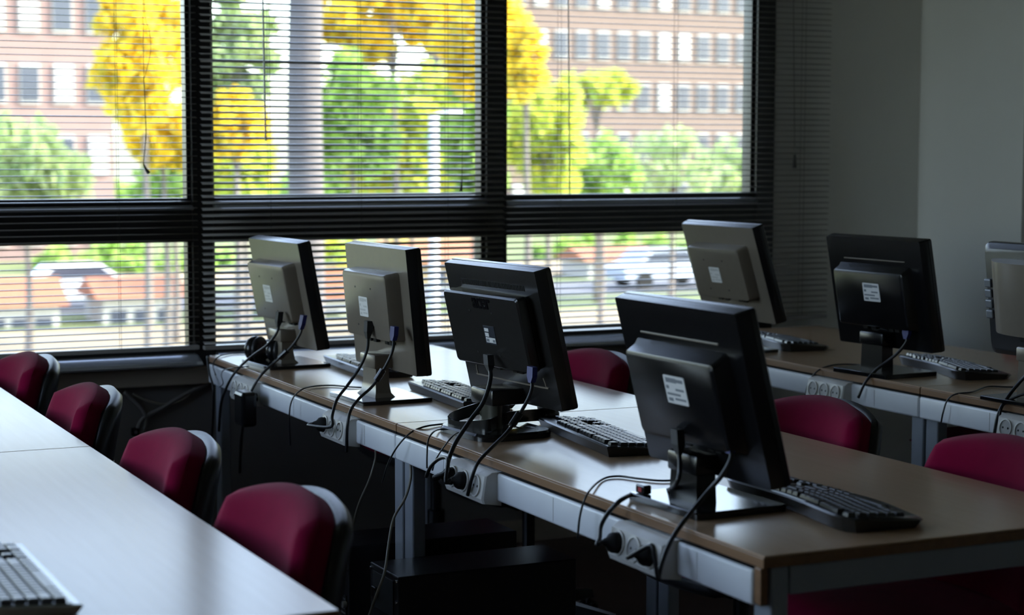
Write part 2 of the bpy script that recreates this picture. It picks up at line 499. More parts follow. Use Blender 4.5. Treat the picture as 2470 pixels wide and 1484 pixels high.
desk(RX, 4.100, 'desk in the right row beside the corner column', False)

# ------------------------------------------------------------------ monitors
def text_mesh(body, size, depth):
    cu = bpy.data.curves.new('txt', 'FONT'); cu.body = body; cu.size = size; cu.extrude = depth
    cu.offset = size * .022; cu.align_x = 'CENTER'; cu.resolution_u = 3; cu.space_character = .9
    o = bpy.data.objects.new('txt', cu); COL.objects.link(o)
    dg = bpy.context.evaluated_depsgraph_get()
    me = bpy.data.meshes.new_from_object(o.evaluated_get(dg))
    bpy.data.objects.remove(o); bpy.data.curves.remove(cu)
    return me
def rect_ring(w, h, x, oy=0, oz=0):
    return [Vector((x, oy + sy * w / 2, oz + sz * h / 2)) for sy, sz in ((1, 1), (-1, 1), (-1, -1), (1, -1))]
def rr_ring(w, h, r, x, oy=0, oz=0, n=4):
    return [Vector((x, oy + a, oz + b)) for a, b in rrect(w, h, r, n)]

def monitor(x, y, zc, yaw, tilt, w, h, label, style='grey', hinge_drop=.125):
    root = tag(empty('monitor', (x, y, ZT + .0005), yaw), label, 'monitor', 'flat computer monitors on the desks')
    P = Matrix.Translation((0, 0, zc - ZT)) @ Matrix.Rotation(-tilt, 4, 'Y')
    body = {'grey': M_GREYBK, 'acer': M_BLKS, 'plain': M_BLK, 'curved': M_GREYBK}[style]
    def part(name, bm, m, parent=root, sm=0):
        for v in bm.verts: v.co = P @ v.co
        o = finish(name, bm, m, parent)
        if sm: smooth_by_angle(o, sm)
        return o
    r = .020 if style == 'curved' else .006
    bm = NB(); loft(bm, [rr_ring(w, h, r, -.013), rr_ring(w, h, r, -.002), rr_ring(w - .003, h - .003, r, 0)])
    bez = part('bezel', bm, M_BLK if style != 'acer' else M_BLKS, sm=35)
    bm = NB(); bx(bm, -.001, .0012, -w / 2 + .017, w / 2 - .017, -h / 2 + .02, h / 2 - .017); part('screen', bm, M_SCREEN, bez)
    # back shell
    bm = NB()
    if style == 'curved':
        loft(bm, [rr_ring(w - .002, h - .002, .02, -.0131), rr_ring(w - .004, h - .004, .02, -.02), rr_ring(w - .03, h - .03, .02, -.032)])
        bs = -.032
    else:
        loft(bm, [rr_ring(w - .003, h - .0012, .005, -.0131), rr_ring(w - .006, h - .002, .005, -.024), rr_ring(w - .020, h - .004, .005, -.038)])
        bs = -.037
    sh = part('back_shell', bm, M_SHELL if style == 'curved' else M_BLK if style == 'grey' else body, sm=35)
    if style == 'grey':
        bm = NB(); loft(bm, [rr_ring(w - .020, h - .004, .005, bs + .0004), rr_ring(w - .022, h - .006, .005, bs - .0012)]); part('back_panel', bm, body, sh)
    # rear housing
    if style == 'grey':
        hw, hh, oz, d = .285, .175, .012, .042
        bm = NB(); loft(bm, [rr_ring(hw + .006, hh + .004, .012, bs + .001, 0, oz, 6), rr_ring(hw, hh, .012, bs - d + .010, 0, oz, 6), rr_ring(hw - .006, hh - .006, .012, bs - d + .002, 0, oz, 6), rr_ring(hw - .02, hh - .02, .01, bs - d, 0, oz, 6)])
    elif style == 'acer':
        hw, hh, oz, d = .335, .175, .020, .040
        bm = NB(); loft(bm, [rr_ring(hw - .01, hh - .006, .008, bs + .001, 0, oz), rr_ring(hw - .01, hh - .006, .008, bs - .010, 0, oz), rr_ring(hw, hh, .008, bs - .016, 0, oz), rr_ring(hw, hh, .008, bs - d + .004, 0, oz), rr_ring(hw - .008, hh - .008, .008, bs - d, 0, oz)])
    elif style == 'plain':
        hw, hh, oz, d = .300, .165, -.010, .036
        bm = NB(); loft(bm, [rr_ring(hw + .01, hh + .03, .01, bs + .001, 0, oz), rr_ring(hw, hh + .014, .01, bs - .012, 0, oz), rr_ring(hw - .004, hh, .01, bs - d + .003, 0, oz), rr_ring(hw - .012, hh - .01, .01, bs - d, 0, oz)])
    else:
        hw, hh, oz, d = .33, .20, .012, .045
        bm = NB(); rings = []
        for k in range(13):
            yy = -hw / 2 + hw * k / 12
            dd = bs - d * math.sqrt(max(.03, 1 - (abs(2 * k / 12 - 1)) ** 2.6))
            rings.append([Vector((bs + .001, yy, oz + hh / 2)), Vector((dd, yy, oz + hh / 2 - .004)), Vector((dd - .001, yy, oz)), Vector((dd, yy, oz - hh / 2 + .004)), Vector((bs + .001, yy, oz - hh / 2))])
        loft(bm, rings)
    ho = part('rear_housing', bm, body, sm=35)
    hf = bs - d
    if style == 'acer':
        bm = NB(); bx(bm, bs - .0012, bs + .0004, -hw / 2 + .02, hw / 2 - .03, oz + hh / 2 + .006, oz + hh / 2 + .020); vb = part('vent_recess', bm, M_HOLE, sh)
        for k in range(44):
            yy = -hw / 2 + .024 + k * (hw - .058) / 43
            bm = NB(); bx(bm, bs - .0024, bs - .0011, yy - .0012, yy + .0012, oz + hh / 2 + .007, oz + hh / 2 + .019); part('vent_rib', bm, M_MATTE, vb)
        me = text_mesh('acer', .050, .0010)
        T = P @ Matrix.Translation((hf - .0004, -.006, oz + hh / 2 - .032)) @ Matrix(((0, 0, -1, 0), (-1, 0, 0, 0), (0, 1, 0, 0), (0, 0, 0, 1)))
        me.transform(T); me.materials.clear(); me.materials.append(M_BLKG)
        o = bpy.data.objects.new('logo_lettering', me); COL.objects.link(o); o.parent = ho
        o['label'] = 'raised glossy lettering acer'
        # raised groove below housing
        bm = NB(); tube(bm, [(bs - .001, -.15, -.088), (bs - .001, -.155, -.108), (bs - .001, -.14, -.112), (bs - .001, .13, -.112), (bs - .001, .15, -.108), (bs - .001, .15, -.088)], .0022, 6, 4); part('moulded_ridge', bm, M_GREYBK, sh)
    if style == 'plain':
        bm = NB(); bx(bm, bs - .003, bs + .0004, -.13, .13, oz + hh / 2 + .026, oz + hh / 2 + .0295, .001); part('moulded_ridge', bm, M_GREYBK, sh)
        for s in (-1, 1):
            bm = NB(); cyl(bm, (bs - .0008, s * .165, oz + hh / 2 + .015), (bs + .0005, s * .165, oz + hh / 2 + .015), .003, n=10); part('screw_cap', bm, M_PORT, sh)
    # label
    if style == 'acer':
        bm = NB(); bx(bm, hf - .0008, hf + .0002, -.042, .006, oz - .030, oz + .014); lb = part('rating_label', bm, M_DARKLBL, ho); lb['label'] = 'dark rating label with pale panels'
        for y0, y1, z0, z1 in ((-.016, .002, .000, .008), (-.040, .002, -.026, -.014), (-.014, .002, -.012, -.003)):
            bm = NB(); bx(bm, hf - .0013, hf - .0007, y0, y1, oz + z0, oz + z1); part('label_panel', bm, M_LABEL, lb)
        for y0, y1, z0, z1 in ((-.012, .000, -.024, -.017), (-.038, -.028, -.024, -.018)):
            bm = NB(); bx(bm, hf - .0017, hf - .0012, y0, y1, oz + z0, oz + z1); part('label_print', bm, M_PRINT, lb)
    elif style in ('grey', 'plain'):
        lw, lh = (.056, .052) if style == 'grey' else (.070, .054)
        ly, lz = (.010, oz - .004) if style == 'grey' else (-.012, oz + .022)
        bm = NB(); loft(bm, [rr_ring(lw, lh, .003, hf + .0002, ly, lz), rr_ring(lw, lh, .003, hf - .0008, ly, lz)]); lb = part('rating_label', bm, M_LABEL, ho); lb['label'] = 'pale paper rating label'
        prn = ((.40, -.10, .25, .42), (.44, .30, .02, .14), (-.05, -.42, .28, .40), (.44, -.2, -.2, -.12), (.1, -.42, -.36, -.28), (.42, .2, -.42, -.3), (.0, -.40, -.02, .06))
        for a, b, c, e in prn:
            bm = NB(); bx(bm, hf - .0010, hf - .0007, ly + a * lw, ly + b * lw, lz + c * lh, lz + e * lh); part('label_print', bm, M_PRINT if style == 'plain' else M_FAINT, lb)
    if style in ('grey', 'acer'):
        for sy in (-1, 1):
            for sz in (-1, 1):
                bm = NB(); cyl(bm, (hf - .0006, sy * .05 + .005, oz - .004 + sz * .05), (hf + .0005, sy * .05 + .005, oz - .004 + sz * .05), .0028, n=10); part('screw_hole', bm, M_HOLE, ho)
    if style == 'plain' and 'white tag' in label:
        bm = NB(); bx(bm, bs - .0008, bs + .0002, -w / 2 + .020, -w / 2 + .037, h / 2 - .030, h / 2 - .014); part('price_tag', bm, M_LABEL, sh)
    if style == 'curved':
        for k in range(4):
            z0 = .055 - k * .028
            bm = NB(); bx(bm, bs - .008, bs + .002, w / 2 - .034, w / 2 - .010, z0 - .024, z0, .004); part('side_button', bm, M_PORT, sh)
    # connector sockets under housing
    for yy in (.060, .025, -.05, -.075):
        bm = NB(); bx(bm, bs - .014, bs - .001, yy - .010, yy + .010, oz - hh / 2 - .016, oz - hh / 2 + .001, .002); part('connector_port', bm, M_HOLE, ho)
    # stand (not tilted)
    hz = zc - ZT - hinge_drop
    hp = P @ Vector((bs, 0, -hinge_drop))
    bm = NB()
    hd = .088 if style == 'acer' else .052
    bx(bm, hp.x - hd, hp.x + .004, -.050, .050, hp.z - .022, hp.z + .016, .006, 2)
    st = finish('hinge_block', bm, body, root); smooth_by_angle(st, 35)
    bm = NB()
    cxn = hp.x - hd + .026
    if style == 'acer':
        ring = lambda z, s: [Vector((cxn + .022 * math.cos(a) * s if math.cos(a) > 0 else cxn + .020 * math.cos(a) * s, .038 * math.sin(a) * s, z)) for a in [2 * math.pi * k / 20 for k in range(20)]]
        loft(bm, [ring(.010, 1.05), ring(.03, 1.0), ring(hp.z - .018, 1.0)])
    else:
        sec = lambda z, a, b: [Vector((cxn + sx * a, sy * b, z)) for sx, sy in ((1, 1), (-1, 1), (-1, -1), (1, -1))]
        if style == 'grey':
            loft(bm, [sec(.008, .030, .062), sec(.020, .022, .048), sec(.045, .019, .042), sec(hp.z - .018, .018, .042)])
        else:
            loft(bm, [sec(.008, .022, .046), sec(hp.z - .018, .020, .044)])
    nk = finish('neck', bm, mat('olive_dark_plastic', (0.055, 0.055, 0.042), 0.25, noise=(30, 0.08)) if style == 'acer' else body, root); smooth_by_angle(nk, 35)
    bm = NB()
    if style == 'acer':
        out = [(x_, y_) for x_, y_ in rrect(.195, .235, .045, 6)]
        prism(bm, out, 0, .016, .005)
    else:
        prism(bm, rrect(.195, .235, .006, 3), 0, .010 if style != 'plain' else .013, .002)
    for v in bm.verts: v.co.x += cxn + (.030 if style == 'plain' else .012)
    ba = finish('stand_base', bm, M_BLKG, root); smooth_by_angle(ba, 30)
    if 'nearest the camera' in label:
        bm = NB(); box(bm, (cxn - .052, .088, .022), (.018, .030, .017), .003); cl = finish('cable_clip', bm, M_BLK, ba)
        bm = NB(); box(bm, (cxn - .0613, .086, .022), (.001, .012, .008)); finish('red_dot', bm, M_REDDOT, cl)
    if style == 'acer':
        bm = NB(); bx(bm, cxn + .046, cxn + .053, -.05, .04, .0160, .0166); finish('base_slot', bm, M_HOLE, ba)
        me = text_mesh('acer', .022, .0002)
        me.transform(Matrix.Translation((cxn + .082, -.045, .0163)) @ Matrix.Rotation(R(90), 4, 'Z')); me.materials.clear(); me.materials.append(M_DARKLBL)
        o = bpy.data.objects.new('base_lettering', me); COL.objects.link(o); o.parent = ba
    return root

monitor(1.791, 5.330, .965, R(4.4), R(10.8), .405, .328, 'farthest monitor of the middle row, beside the headphones near the window', 'grey')
monitor(1.786, 4.500, .983, R(2.4), R(5.6), .415, .328, 'grey-backed monitor with blank pale label, second from window in middle row', 'grey', .135)
monitor(1.825, 3.835, .977, R(5.8), R(13.5), .425, .328, 'black monitor with raised acer lettering on its back', 'acer', .140)
monitor(1.764, 2.888, .966, R(2.0), R(14.6), .425, .328, 'large black monitor nearest the camera with pale label on its back', 'plain', .135)
monitor(3.227, 5.103, 1.005, R(4.1), R(17.9), .410, .328, 'light-catching grey monitor of the right row in front of the window jamb', 'grey', .125)
monitor(3.294, 4.387, .984, R(5.0), R(11.0), .420, .328, 'black monitor of the right row with a white tag in its top corner', 'plain', .130)
monitor(3.310, 3.720, 1.000, R(3.0), R(7.0), .420, .305, 'monitor with rounded grey back cut off by the right picture edge', 'curved', .130)

# ------------------------------------------------------------------ keyboards
KEY_CACHE = {}
def key_mesh(wu, hu, m):
    k = (round(wu, 2), hu, m.name)
    if k in KEY_CACHE: return KEY_CACHE[k]
    u = .0187
    a, b = hu * u - .0016, wu * u - .0016
    bm = NB()
    R0 = lambda z, i: [Vector((sx * (a / 2 - i), sy * (b / 2 - i), z)) for sx, sy in ((1, 1), (-1, 1), (-1, -1), (1, -1))]
    loft(bm, [R0(0, 0), R0(.0055, .0012), R0(.0070, .0022)])
    bmesh.ops.recalc_face_normals(bm, faces=bm.faces[:])
    me = bpy.data.meshes.new('key'); bm.to_mesh(me); bm.free(); me.materials.append(m)
    KEY_CACHE[k] = me
    return me
ROWS = [
    (0, [(0, 1)] + [(2 + i, 1) for i in range(4)] + [(6.5 + i, 1) for i in range(4)] + [(11 + i, 1) for i in range(4)] + [(15.3 + i, 1) for i in range(3)]),
    (1.25, [(i, 1) for i in range(13)] + [(13, 2)] + [(15.3 + i, 1) for i in range(3)] + [(18.6 + i, 1) for i in range(4)]),
    (2.25, [(0, 1.5)] + [(1.5 + i, 1) for i in range(12)] + [(13.5, 1.5)] + [(15.3 + i, 1) for i in range(3)] + [(18.6 + i, 1) for i in range(4)]),
    (3.25, [(0, 1.75)] + [(1.75 + i, 1) for i in range(11)] + [(12.75, 2.25)] + [(18.6 + i, 1) for i in range(3)]),
    (4.25, [(0, 2.25)] + [(2.25 + i, 1) for i in range(10)] + [(12.25, 2.75)] + [(16.3, 1)] + [(18.6 + i, 1) for i in range(4)]),
    (5.25, [(0, 1.25), (1.25, 1.25), (2.5, 1.25), (3.75, 6.25), (10, 1.25), (11.25, 1.25), (12.5, 1.25), (13.75, 1.25)] + [(15.3 + i, 1) for i in range(3)] + [(18.6, 2), (20.6, 1)]),
]
M_KEY = mat('key_black', (0.016, 0.016, 0.018), 0.28, noise=(200, 0.1))
M_KEYG = mat('key_grey', (0.10, 0.11, 0.14), 0.30, noise=(200, 0.1))
M_KBSIL = mat('keyboard_silver_rim', (0.55, 0.58, 0.62), 0.25, metal=0.4, noise=(60, 0.05))
def keyboard(x, y, rz, label, style='flat', z=ZT):
    u = .0187
    root = tag(empty('keyboard', (x, y, z + .0008), rz), label, 'keyboard', 'keyboards on the desks')
    Lk = 22.6 * u
    front = 6.25 * u
    slope = R(4.0)
    T = Matrix.Rotation(slope, 4, 'Y')       # back edge (-x) is higher
    def bend(yy):
        return .016 * math.cos(yy / (Lk / 2) * math.pi * 1.0) if style == 'wavy' else 0.0
    bm = NB()
    ya, yb = -Lk / 2 - .012, Lk / 2 + .012
    n = 28
    x_back = -.062 - (.010 if style != 'flat' else .006)
    x_front = x_back + .012 + front + (.012 if style == 'flat' else .020 if style == 'rim' else .058)
    outl = []
    for k in range(n + 1):
        yy = ya + (yb - ya) * k / n
        xf = x_front + bend(yy) * 1.0
        if style == 'wavy':
            e = min(1.0, (min(yy - ya, yb - yy)) / .05); xf -= .03 * (1 - e) ** 2
        outl.append((xf, yy))
    for k in range(n, -1, -1):
        yy = ya + (yb - ya) * k / n
        xb = x_back + bend(yy) * .5
        if style == 'wavy':
            e = min(1.0, (min(yy - ya, yb - yy)) / .04); xb += .015 * (1 - e) ** 2
        outl.append((xb, yy))
    zt = lambda xx: .014 + max(0.0, (x_front - xx)) * math.tan(slope) - (.006 * max(0, (xx - (x_back + .02 + front)) / .05) if style == 'wavy' else 0)
    cxu = (x_back + x_front) / 2
    rings = [[Vector((a + (cxu - a) / abs(cxu - a) * .007, b * (1 - .007 / yb), .0)) for a, b in outl], [Vector((a, b, zt(a) - .003)) for a, b in outl]]
    cxm = (x_back + x_front) / 2
    rings.append([Vector((a + (cxm - a) / abs(cxm - a) * .003, b * (1 - .003 / yb), zt(a))) for a, b in outl])
    loft(bm, rings, cap=False)
    top = [v for v in bm.verts][-len(outl):]
    # top surface as strips so that it follows the slope
    nn = n + 1
    for k in range(n):
        bm.faces.new((top[k], top[k + 1], top[2 * nn - 2 - k], top[2 * nn - 1 - k]))
    bot = [v for v in bm.verts][:len(outl)]
    for k in range(n):
        bm.faces.new((bot[k + 1], bot[k], bot[2 * nn - 1 - k], bot[2 * nn - 2 - k]))
    body = finish('keyboard_case', bm, {'flat': M_BLKS, 'rim': M_KBSIL, 'wavy': M_BLKS}[style], root); smooth_by_angle(body, 35)
    if style == 'rim':
        bm = NB(); bx(bm, x_back + .004, x_back + .014 + front + .004, ya + .006, yb - .004, 0, .0012)
        for v in bm.verts: v.co.z += zt(v.co.x) - .0004
        finish('key_bed', bm, M_BLK, root)
    if style == 'wavy':
        bm = NB(); nl = 16; rings = []
        for k in range(nl + 1):
            yy = -.06 + .12 * k / nl
            x0_, x1_ = x_back + .003 + bend(yy) * .5, x_back + .008 + bend(yy) * .5
            rings.append([Vector((x0_, yy, zt(x0_) + .0002)), Vector((x1_, yy, zt(x1_) + .0002)), Vector((x1_, yy, zt(x1_) + .0016)), Vector((x0_, yy, zt(x0_) + .0016))])
        loft(bm, rings); finish('media_strip', bm, M_KBSIL, root)
    mk = M_KEYG if style == 'rim' else M_KEY
    for rx, keys in ROWS:
        for kx, kw in keys:
            yy = -Lk / 2 + (kx + kw / 2) * u
            xx = x_back + .012 + (rx + .5) * u * (6.25 / 6.25) + bend(yy) * .75
            o = bpy.data.objects.new('key', key_mesh(kw, 1.0, mk)); COL.objects.link(o); o.parent = root
            o.location = (xx, yy, zt(xx) + .0008)
            o.rotation_euler = (0, slope, 0)
    return root
keyboard(1.940, 5.100, R(-3), 'keyboard behind the farthest middle-row monitor near the window')
keyboard(1.930, 4.400, R(-4), 'flat black keyboard behind the monitor with the blank pale label')
keyboard(1.940, 3.635, R(-7), 'flat black keyboard with light-catching keys beside the acer monitor')
keyboard(1.935, 2.775, R(-3), 'curved black keyboard with palm rest nearest the camera', 'wavy')
keyboard(3.440, 5.190, R(-6), 'black keyboard on the right row near the column, below the leaning grey monitor', 'wavy')
keyboard(3.500, 4.350, R(-13), 'dull black keyboard behind the monitor with the white tag', 'wavy')
keyboard(.472, 2.792, R(0), 'keyboard with silver rim at the lower left picture corner', 'rim')

# ------------------------------------------------------------------ chairs
def pillow(bm, W_, H_, T, k=.62, n=14, flat=6.0):
    """squircle pad in the YZ plane, thickness along X (front = -X); returns verts"""
    def pt(a, b):
        return a * math.sqrt(1 - k * b * b / 2) * W_ / 2, b * math.sqrt(1 - k * a * a / 2) * H_ / 2
    F_, B_ = {}, {}
    for i in range(n + 1):
        for j in range(n + 1):
            a, b = -1 + 2 * i / n, -1 + 2 * j / n
            a = math.copysign(abs(a) ** .8, a); b = math.copysign(abs(b) ** .8, b)
            y_, z_ = pt(a, b)
            rr = max(abs(a), abs(b))
            th = T / 2 * max(0.0, 1 - rr ** flat) ** .5
            F_[i, j] = bm.verts.new((-th, y_, z_))
            B_[i, j] = F_[i, j] if rr > .9999 else bm.verts.new((th, y_, z_))
    for i in range(n):
        for j in range(n):
            bm.faces.new((F_[i, j], F_[i + 1, j], F_[i + 1, j + 1], F_[i, j + 1]))
            bm.faces.new((B_[i, j], B_[i, j + 1], B_[i + 1, j + 1], B_[i + 1, j]))
def make_chair():
    """sits facing -X; origin on the floor under the seat"""
    root = empty('office_chair')
    def bent(bm, curve, lean, ox, oz):
        for v in bm.verts:
            y_, z_ = v.co.y, v.co.z
            v.co.x += -curve * y_ * y_ + .25 * (z_ * z_)
            v.co.x += math.tan(lean) * z_ + ox
            v.co.z = z_ + oz
    bm = NB(); pillow(bm, .440, .385, .082, k=.60, n=18, flat=9.0); bent(bm, 1.15, R(9), .205, .622)
    o = finish('back_cushion', bm, M_RED, root, smooth=True)
    bm = NB(); pillow(bm, .436, .380, .052, k=.60, n=18, flat=9.0); bent(bm, 1.15, R(9), .250, .615)
    sh = finish('back_shell', bm, M_SHELL, root, smooth=True)
    bm = NB(); pillow(bm, .45, .44, .070)
    for v in bm.verts:
        x_, y_, z_ = v.co; v.co = Vector((z_ - .02, y_, .470 - x_ - .06 * max(0, -z_ - .12)))
    finish('seat_cushion', bm, M_RED, root, smooth=True)
    bm = NB(); pillow(bm, .44, .43, .060)
    for v in bm.verts:
        x_, y_, z_ = v.co; v.co = Vector((z_ - .02, y_, .440 - x_ - .06 * max(0, -z_ - .12)))
    finish('seat_shell', bm, M_SHELL, root, smooth=True)
    bm = NB(); tube(bm, [(.03, 0, .405), (.14, 0, .400), (.235, 0, .43), (.262, 0, .52), (.268, 0, .62)], .020, 8)
    finish('back_bracket', bm, M_BLK, root, smooth=True)
    bm = NB(); box(bm, (0, 0, .398), (.17, .15, .04), .01); ub = finish('tilt_mechanism', bm, M_BLK, root)
    bm = NB(); tube(bm, [(.02, -.07, .395), (.02, -.15, .392), (.025, -.20, .385)], .006, 6); lv = finish('height_lever', bm, M_BLK, ub, smooth=True)
    bm = NB(); lathe(bm, [(.004, -.018), (.012, -.010), (.014, 0), (.012, .010), (.004, .018)], (.026, -.215, .383), (0, 1, .1), 10); finish('lever_knob', bm, M_BLK, lv, smooth=True)
    bm = NB(); lathe(bm, [(.028, .09), (.028, .24), (.018, .24), (.018, .38)], (0, 0, 0), (0, 0, 1), 14); finish('gas_column', bm, M_BLK, root)
    for k in range(5):
        a = 2 * math.pi * k / 5 + .3
        dx, dy = math.cos(a), math.sin(a)
        bm = NB()
        px_, py_ = -dy, dx
        rings = []
        for t_, w_, z0, z1 in ((.02, .026, .07, .125), (.15, .022, .068, .105), (.27, .016, .062, .085)):
            rings.append([Vector((dx * t_ + px_ * w_, dy * t_ + py_ * w_, z0)), Vector((dx * t_ + px_ * w_ * .7, dy * t_ + py_ * w_ * .7, z1)), Vector((dx * t_ - px_ * w_ * .7, dy * t_ - py_ * w_ * .7, z1)), Vector((dx * t_ - px_ * w_, dy * t_ - py_ * w_, z0))])
        loft(bm, rings)
        lg = finish('base_arm', bm, M_BLK, root)
        bm = NB()
        for s in (-1, 1):
            c = Vector((dx * .262, dy * .262, .027)); ax = Vector((px_, py_, 0))
            lathe(bm, [(.018, s * .006), (.026, s * .009), (.026, s * .019), (.018, s * .024)], c, ax, 12)
        cyl(bm, (dx * .262, dy * .262, .03), (dx * .262, dy * .262, .068), .008, n=8)
        finish('castor', bm, M_BLK, lg)
    return root
proto = make_chair()
CH = [
    (.765, 5.30, 2, 'red chair tucked in at the left row, farthest, touching the left picture edge', 'red chairs tucked in at the left row'),
    (.765, 4.55, -3, 'red chair at the left row, second from the window', 'red chairs tucked in at the left row'),
    (.765, 3.71, 0, 'red chair at the left row, third from the window, below the wall cables', 'red chairs tucked in at the left row'),
    (.775, 2.985, 3, 'red chair at the left row nearest the camera, beside the desk corner', 'red chairs tucked in at the left row'),
    (2.28, 5.38, 0, 'red chair of the middle row almost hidden behind the acer monitor', 'red chairs tucked in at the middle row'),
    (2.28, 4.70, 4, 'red chair of the middle row seen between the acer monitor and nearest monitor', 'red chairs tucked in at the middle row'),
    (2.28, 3.57, 2, 'red chair of the middle row right of the nearest monitor', 'red chairs tucked in at the middle row'),
    (2.28, 2.93, -2, 'red chair cut by the right picture edge, behind the front desk', 'red chairs tucked in at the middle row'),
    (3.86, 4.56, 0, 'red chair peeking out beside the rounded grey monitor at right', 'red chairs tucked in at the right row'),
    (3.86, 3.75, 0, 'dark red chair seat seen under the right row desk', 'red chairs tucked in at the right row'),
]
for i, (x, y, a, lab, grp) in enumerate(CH):
    c = proto if i == 0 else copy_tree(proto)
    c.location = (x, y, .0005); c.rotation_euler = (0, 0, R(a))
    tag(c, lab, 'chair', grp)

# ------------------------------------------------------------------ sockets on the channels
def power_strip(x, y0, y1, n_sock, label):
    """block on the outer face of a cable channel; face looks to -X"""
    L = y1 - y0; yc = (y0 + y1) / 2
    root = tag(empty('power_strip', (x, yc, ZT - DT - .072)), label, 'socket', 'socket blocks on the cable channels')
    bm = NB()
    prof = [(.006, -.004), (-.036, .002), (-.040, .012), (-.032, .060), (-.018, .068), (.006, .068)]
    rings = [[Vector((a, s * L / 2, b)) for a, b in prof] for s in (-1, 1)]
    rings = [[Vector((a * .9 , -L / 2, b)) for a, b in prof], [Vector((a, -L / 2 + .004, b)) for a, b in prof], [Vector((a, L / 2 - .004, b)) for a, b in prof], [Vector((a * .9, L / 2, b)) for a, b in prof]]
    loft(bm, rings); o = finish('socket_body', bm, M_WHITE, root); smooth_by_angle(o, 30)
    ax = Vector((-.98, 0, .16)).normalized()
    cs = []
    for k in range(n_sock):
        yy = -L / 2 + L * (k + .5) / n_sock * .92 + L * .04
        c = Vector((-.0365, yy, .036))
        bm = NB(); lathe(bm, [(.0235, -.002), (.0235, .0032), (.0205, .0036), (.0198, .0006)], c, ax, 22); sk = finish('socket_ring', bm, M_WHITE, root); smooth_by_angle(sk, 30)
        bm = NB(); lathe(bm, [(.0196, .0004), (.0196, .0012)], c, ax, 22); finish('socket_well', bm, M_WHITE2, sk)
        for s in (-1, 1):
            bm = NB(); cyl(bm, c + Vector((0, s * .0095, 0)) + ax * .001, c + Vector((0, s * .0095, 0)) + ax * .0018, .0028, n=8); finish('pin_hole', bm, M_HOLE, sk)
        cs.append(Vector((x, yc, ZT - DT - .072)) + c)
    return cs
S4 = power_strip(MX, 2.745, 2.935, 3, 'white socket block on the middle row rail below the nearest monitor')
S3 = power_strip(MX, 3.490, 3.690, 3, 'socket block on the middle row rail below the acer monitor')
S2 = power_strip(MX, 4.335, 4.515, 3, 'socket block on the middle row rail below the monitor with blank label')
S1 = power_strip(MX, 5.130, 5.320, 3, 'small far socket block on the middle row rail near the window')
SR1 = power_strip(RX, 4.410, 4.595, 3, 'socket block on the right row rail below the white-tagged monitor')
SR2 = power_strip(RX, 3.545, 3.735, 3, 'socket block at the right picture edge above a red chair')

def plug_parts(root, c, name='plug', drop=True):
    ax = Vector((-.98, 0, .16)).normalized()
    bm = NB(); lathe(bm, [(.0190, .0016), (.0190, .012), (.0165, .018), (.009, .024), (.005, .032)], c, ax, 16)
    o = finish(name, bm, M_MATTE, root); smooth_by_angle(o, 40)
    return c + ax * .032
def cable(name, pts, r, label, cat='cable', plug_at=None, vga=None, iec=None, m=None, bead=None, group=None):
    root = tag(empty(name, (0, 0, 0)), label, cat, group)
    base = Vector(min(pts, key=lambda p: p[2]))
    root.location = base
    inv = Matrix.Translation(base).inverted()
    P_ = [Vector(p) for p in pts]
    kids = []
    if plug_at is not None:
        e = plug_parts(root, plug_at)
        kids.append(root.children[-1] if root.children else None)
        P_ = P_ + [e + Vector((-.012, 0, -.004)), e]
    bm = NB(); tube(bm, P_, r, 8, 6); c = finish('cord', bm, m or M_CABLE, root, smooth=True)
    if vga is not None:
        a = Vector(pts[0]); d = (a - Vector(pts[1])).normalized()
        bm = NB(); loft(bm, [[a + d * h_ + Vector((sx * .006, sy * .014 * w_, 0)) for sx, sy in ((1, 1), (-1, 1), (-1, -1), (1, -1))] for h_, w_ in ((-.012, .45), (.004, 1), (.030, 1))])
        finish('blue_plug', bm, M_BLUE, root)
    if iec is not None:
        a = Vector(pts[0]); d = (a - Vector(pts[1])).normalized()
        bm = NB(); loft(bm, [[a + d * h_ + Vector((sx * .008 * w_, sy * .012 * w_, 0)) for sx, sy in ((1, 1), (-1, 1), (-1, -1), (1, -1))] for h_, w_ in ((-.02, .45), (.0, 1), (.030, 1))])
        finish('power_plug', bm, M_MATTE, root)
    if bead is not None:
        i0 = bead
        a, b = P_[i0], P_[i0 + 1]
        mid = (a + b) / 2; d = (b - a).normalized()
        bm = NB(); cyl(bm, mid - d * .016, mid + d * .016, .0085, n=12); finish('ferrite_bead', bm, M_BLK, root)
    for ch in root.children:
        ch.matrix_parent_inverse = inv
    return root
def path(*pp):
    out = []
    for px, py, q in pp:
        if isinstance(q, str):
            out.append(at_z(px, py, ZT + .0035))
        else:
            out.append(at_x(px, py, q))
    return out
T_ = 't'
cable('power_cable', path((672, 775, 1.700), (669, 800, 1.692), (645, 832, 1.672), (602, 864, 1.640), (566, 900, 1.605), (545, 938, 1.588), (533, 975, 1.580), (528, 1040, 1.585)), .0042, 'thick black cable hanging from the farthest middle-row monitor, left one', iec=True)
cable('video_cable', path((728, 785, 1.715), (724, 806, 1.710), (702, 838, 1.690), (665, 872, 1.655), (630, 905, 1.615), (606, 945, 1.590), (592, 990, 1.580), (582, 1060, 1.585), (578, 1140, 1.60)), .0040, 'black cable with blue plug hanging from the farthest middle-row monitor', vga=True, bead=2)
cable('power_cable', path((888, 800, 1.700), (886, 842, 1.690), (868, 886, 1.672), (838, 930, 1.640), (813, 964, 1.606), (801, 1004, 1.578), (798, 1030, 1.565)), .0042, 'thick black power cable of the monitor with the blank pale label', plug_at=S2[2], iec=True)
cable('video_cable', path((950, 812, 1.715), (948, 842, 1.705), (932, 880, 1.690), (900, 930, 1.660), (868, 960, 1.624), (846, 990, 1.592), (838, 1030, 1.580), (836, 1090, 1.585)), .0040, 'black cable with blue plug and bead of the monitor with blank label', vga=True, bead=2)
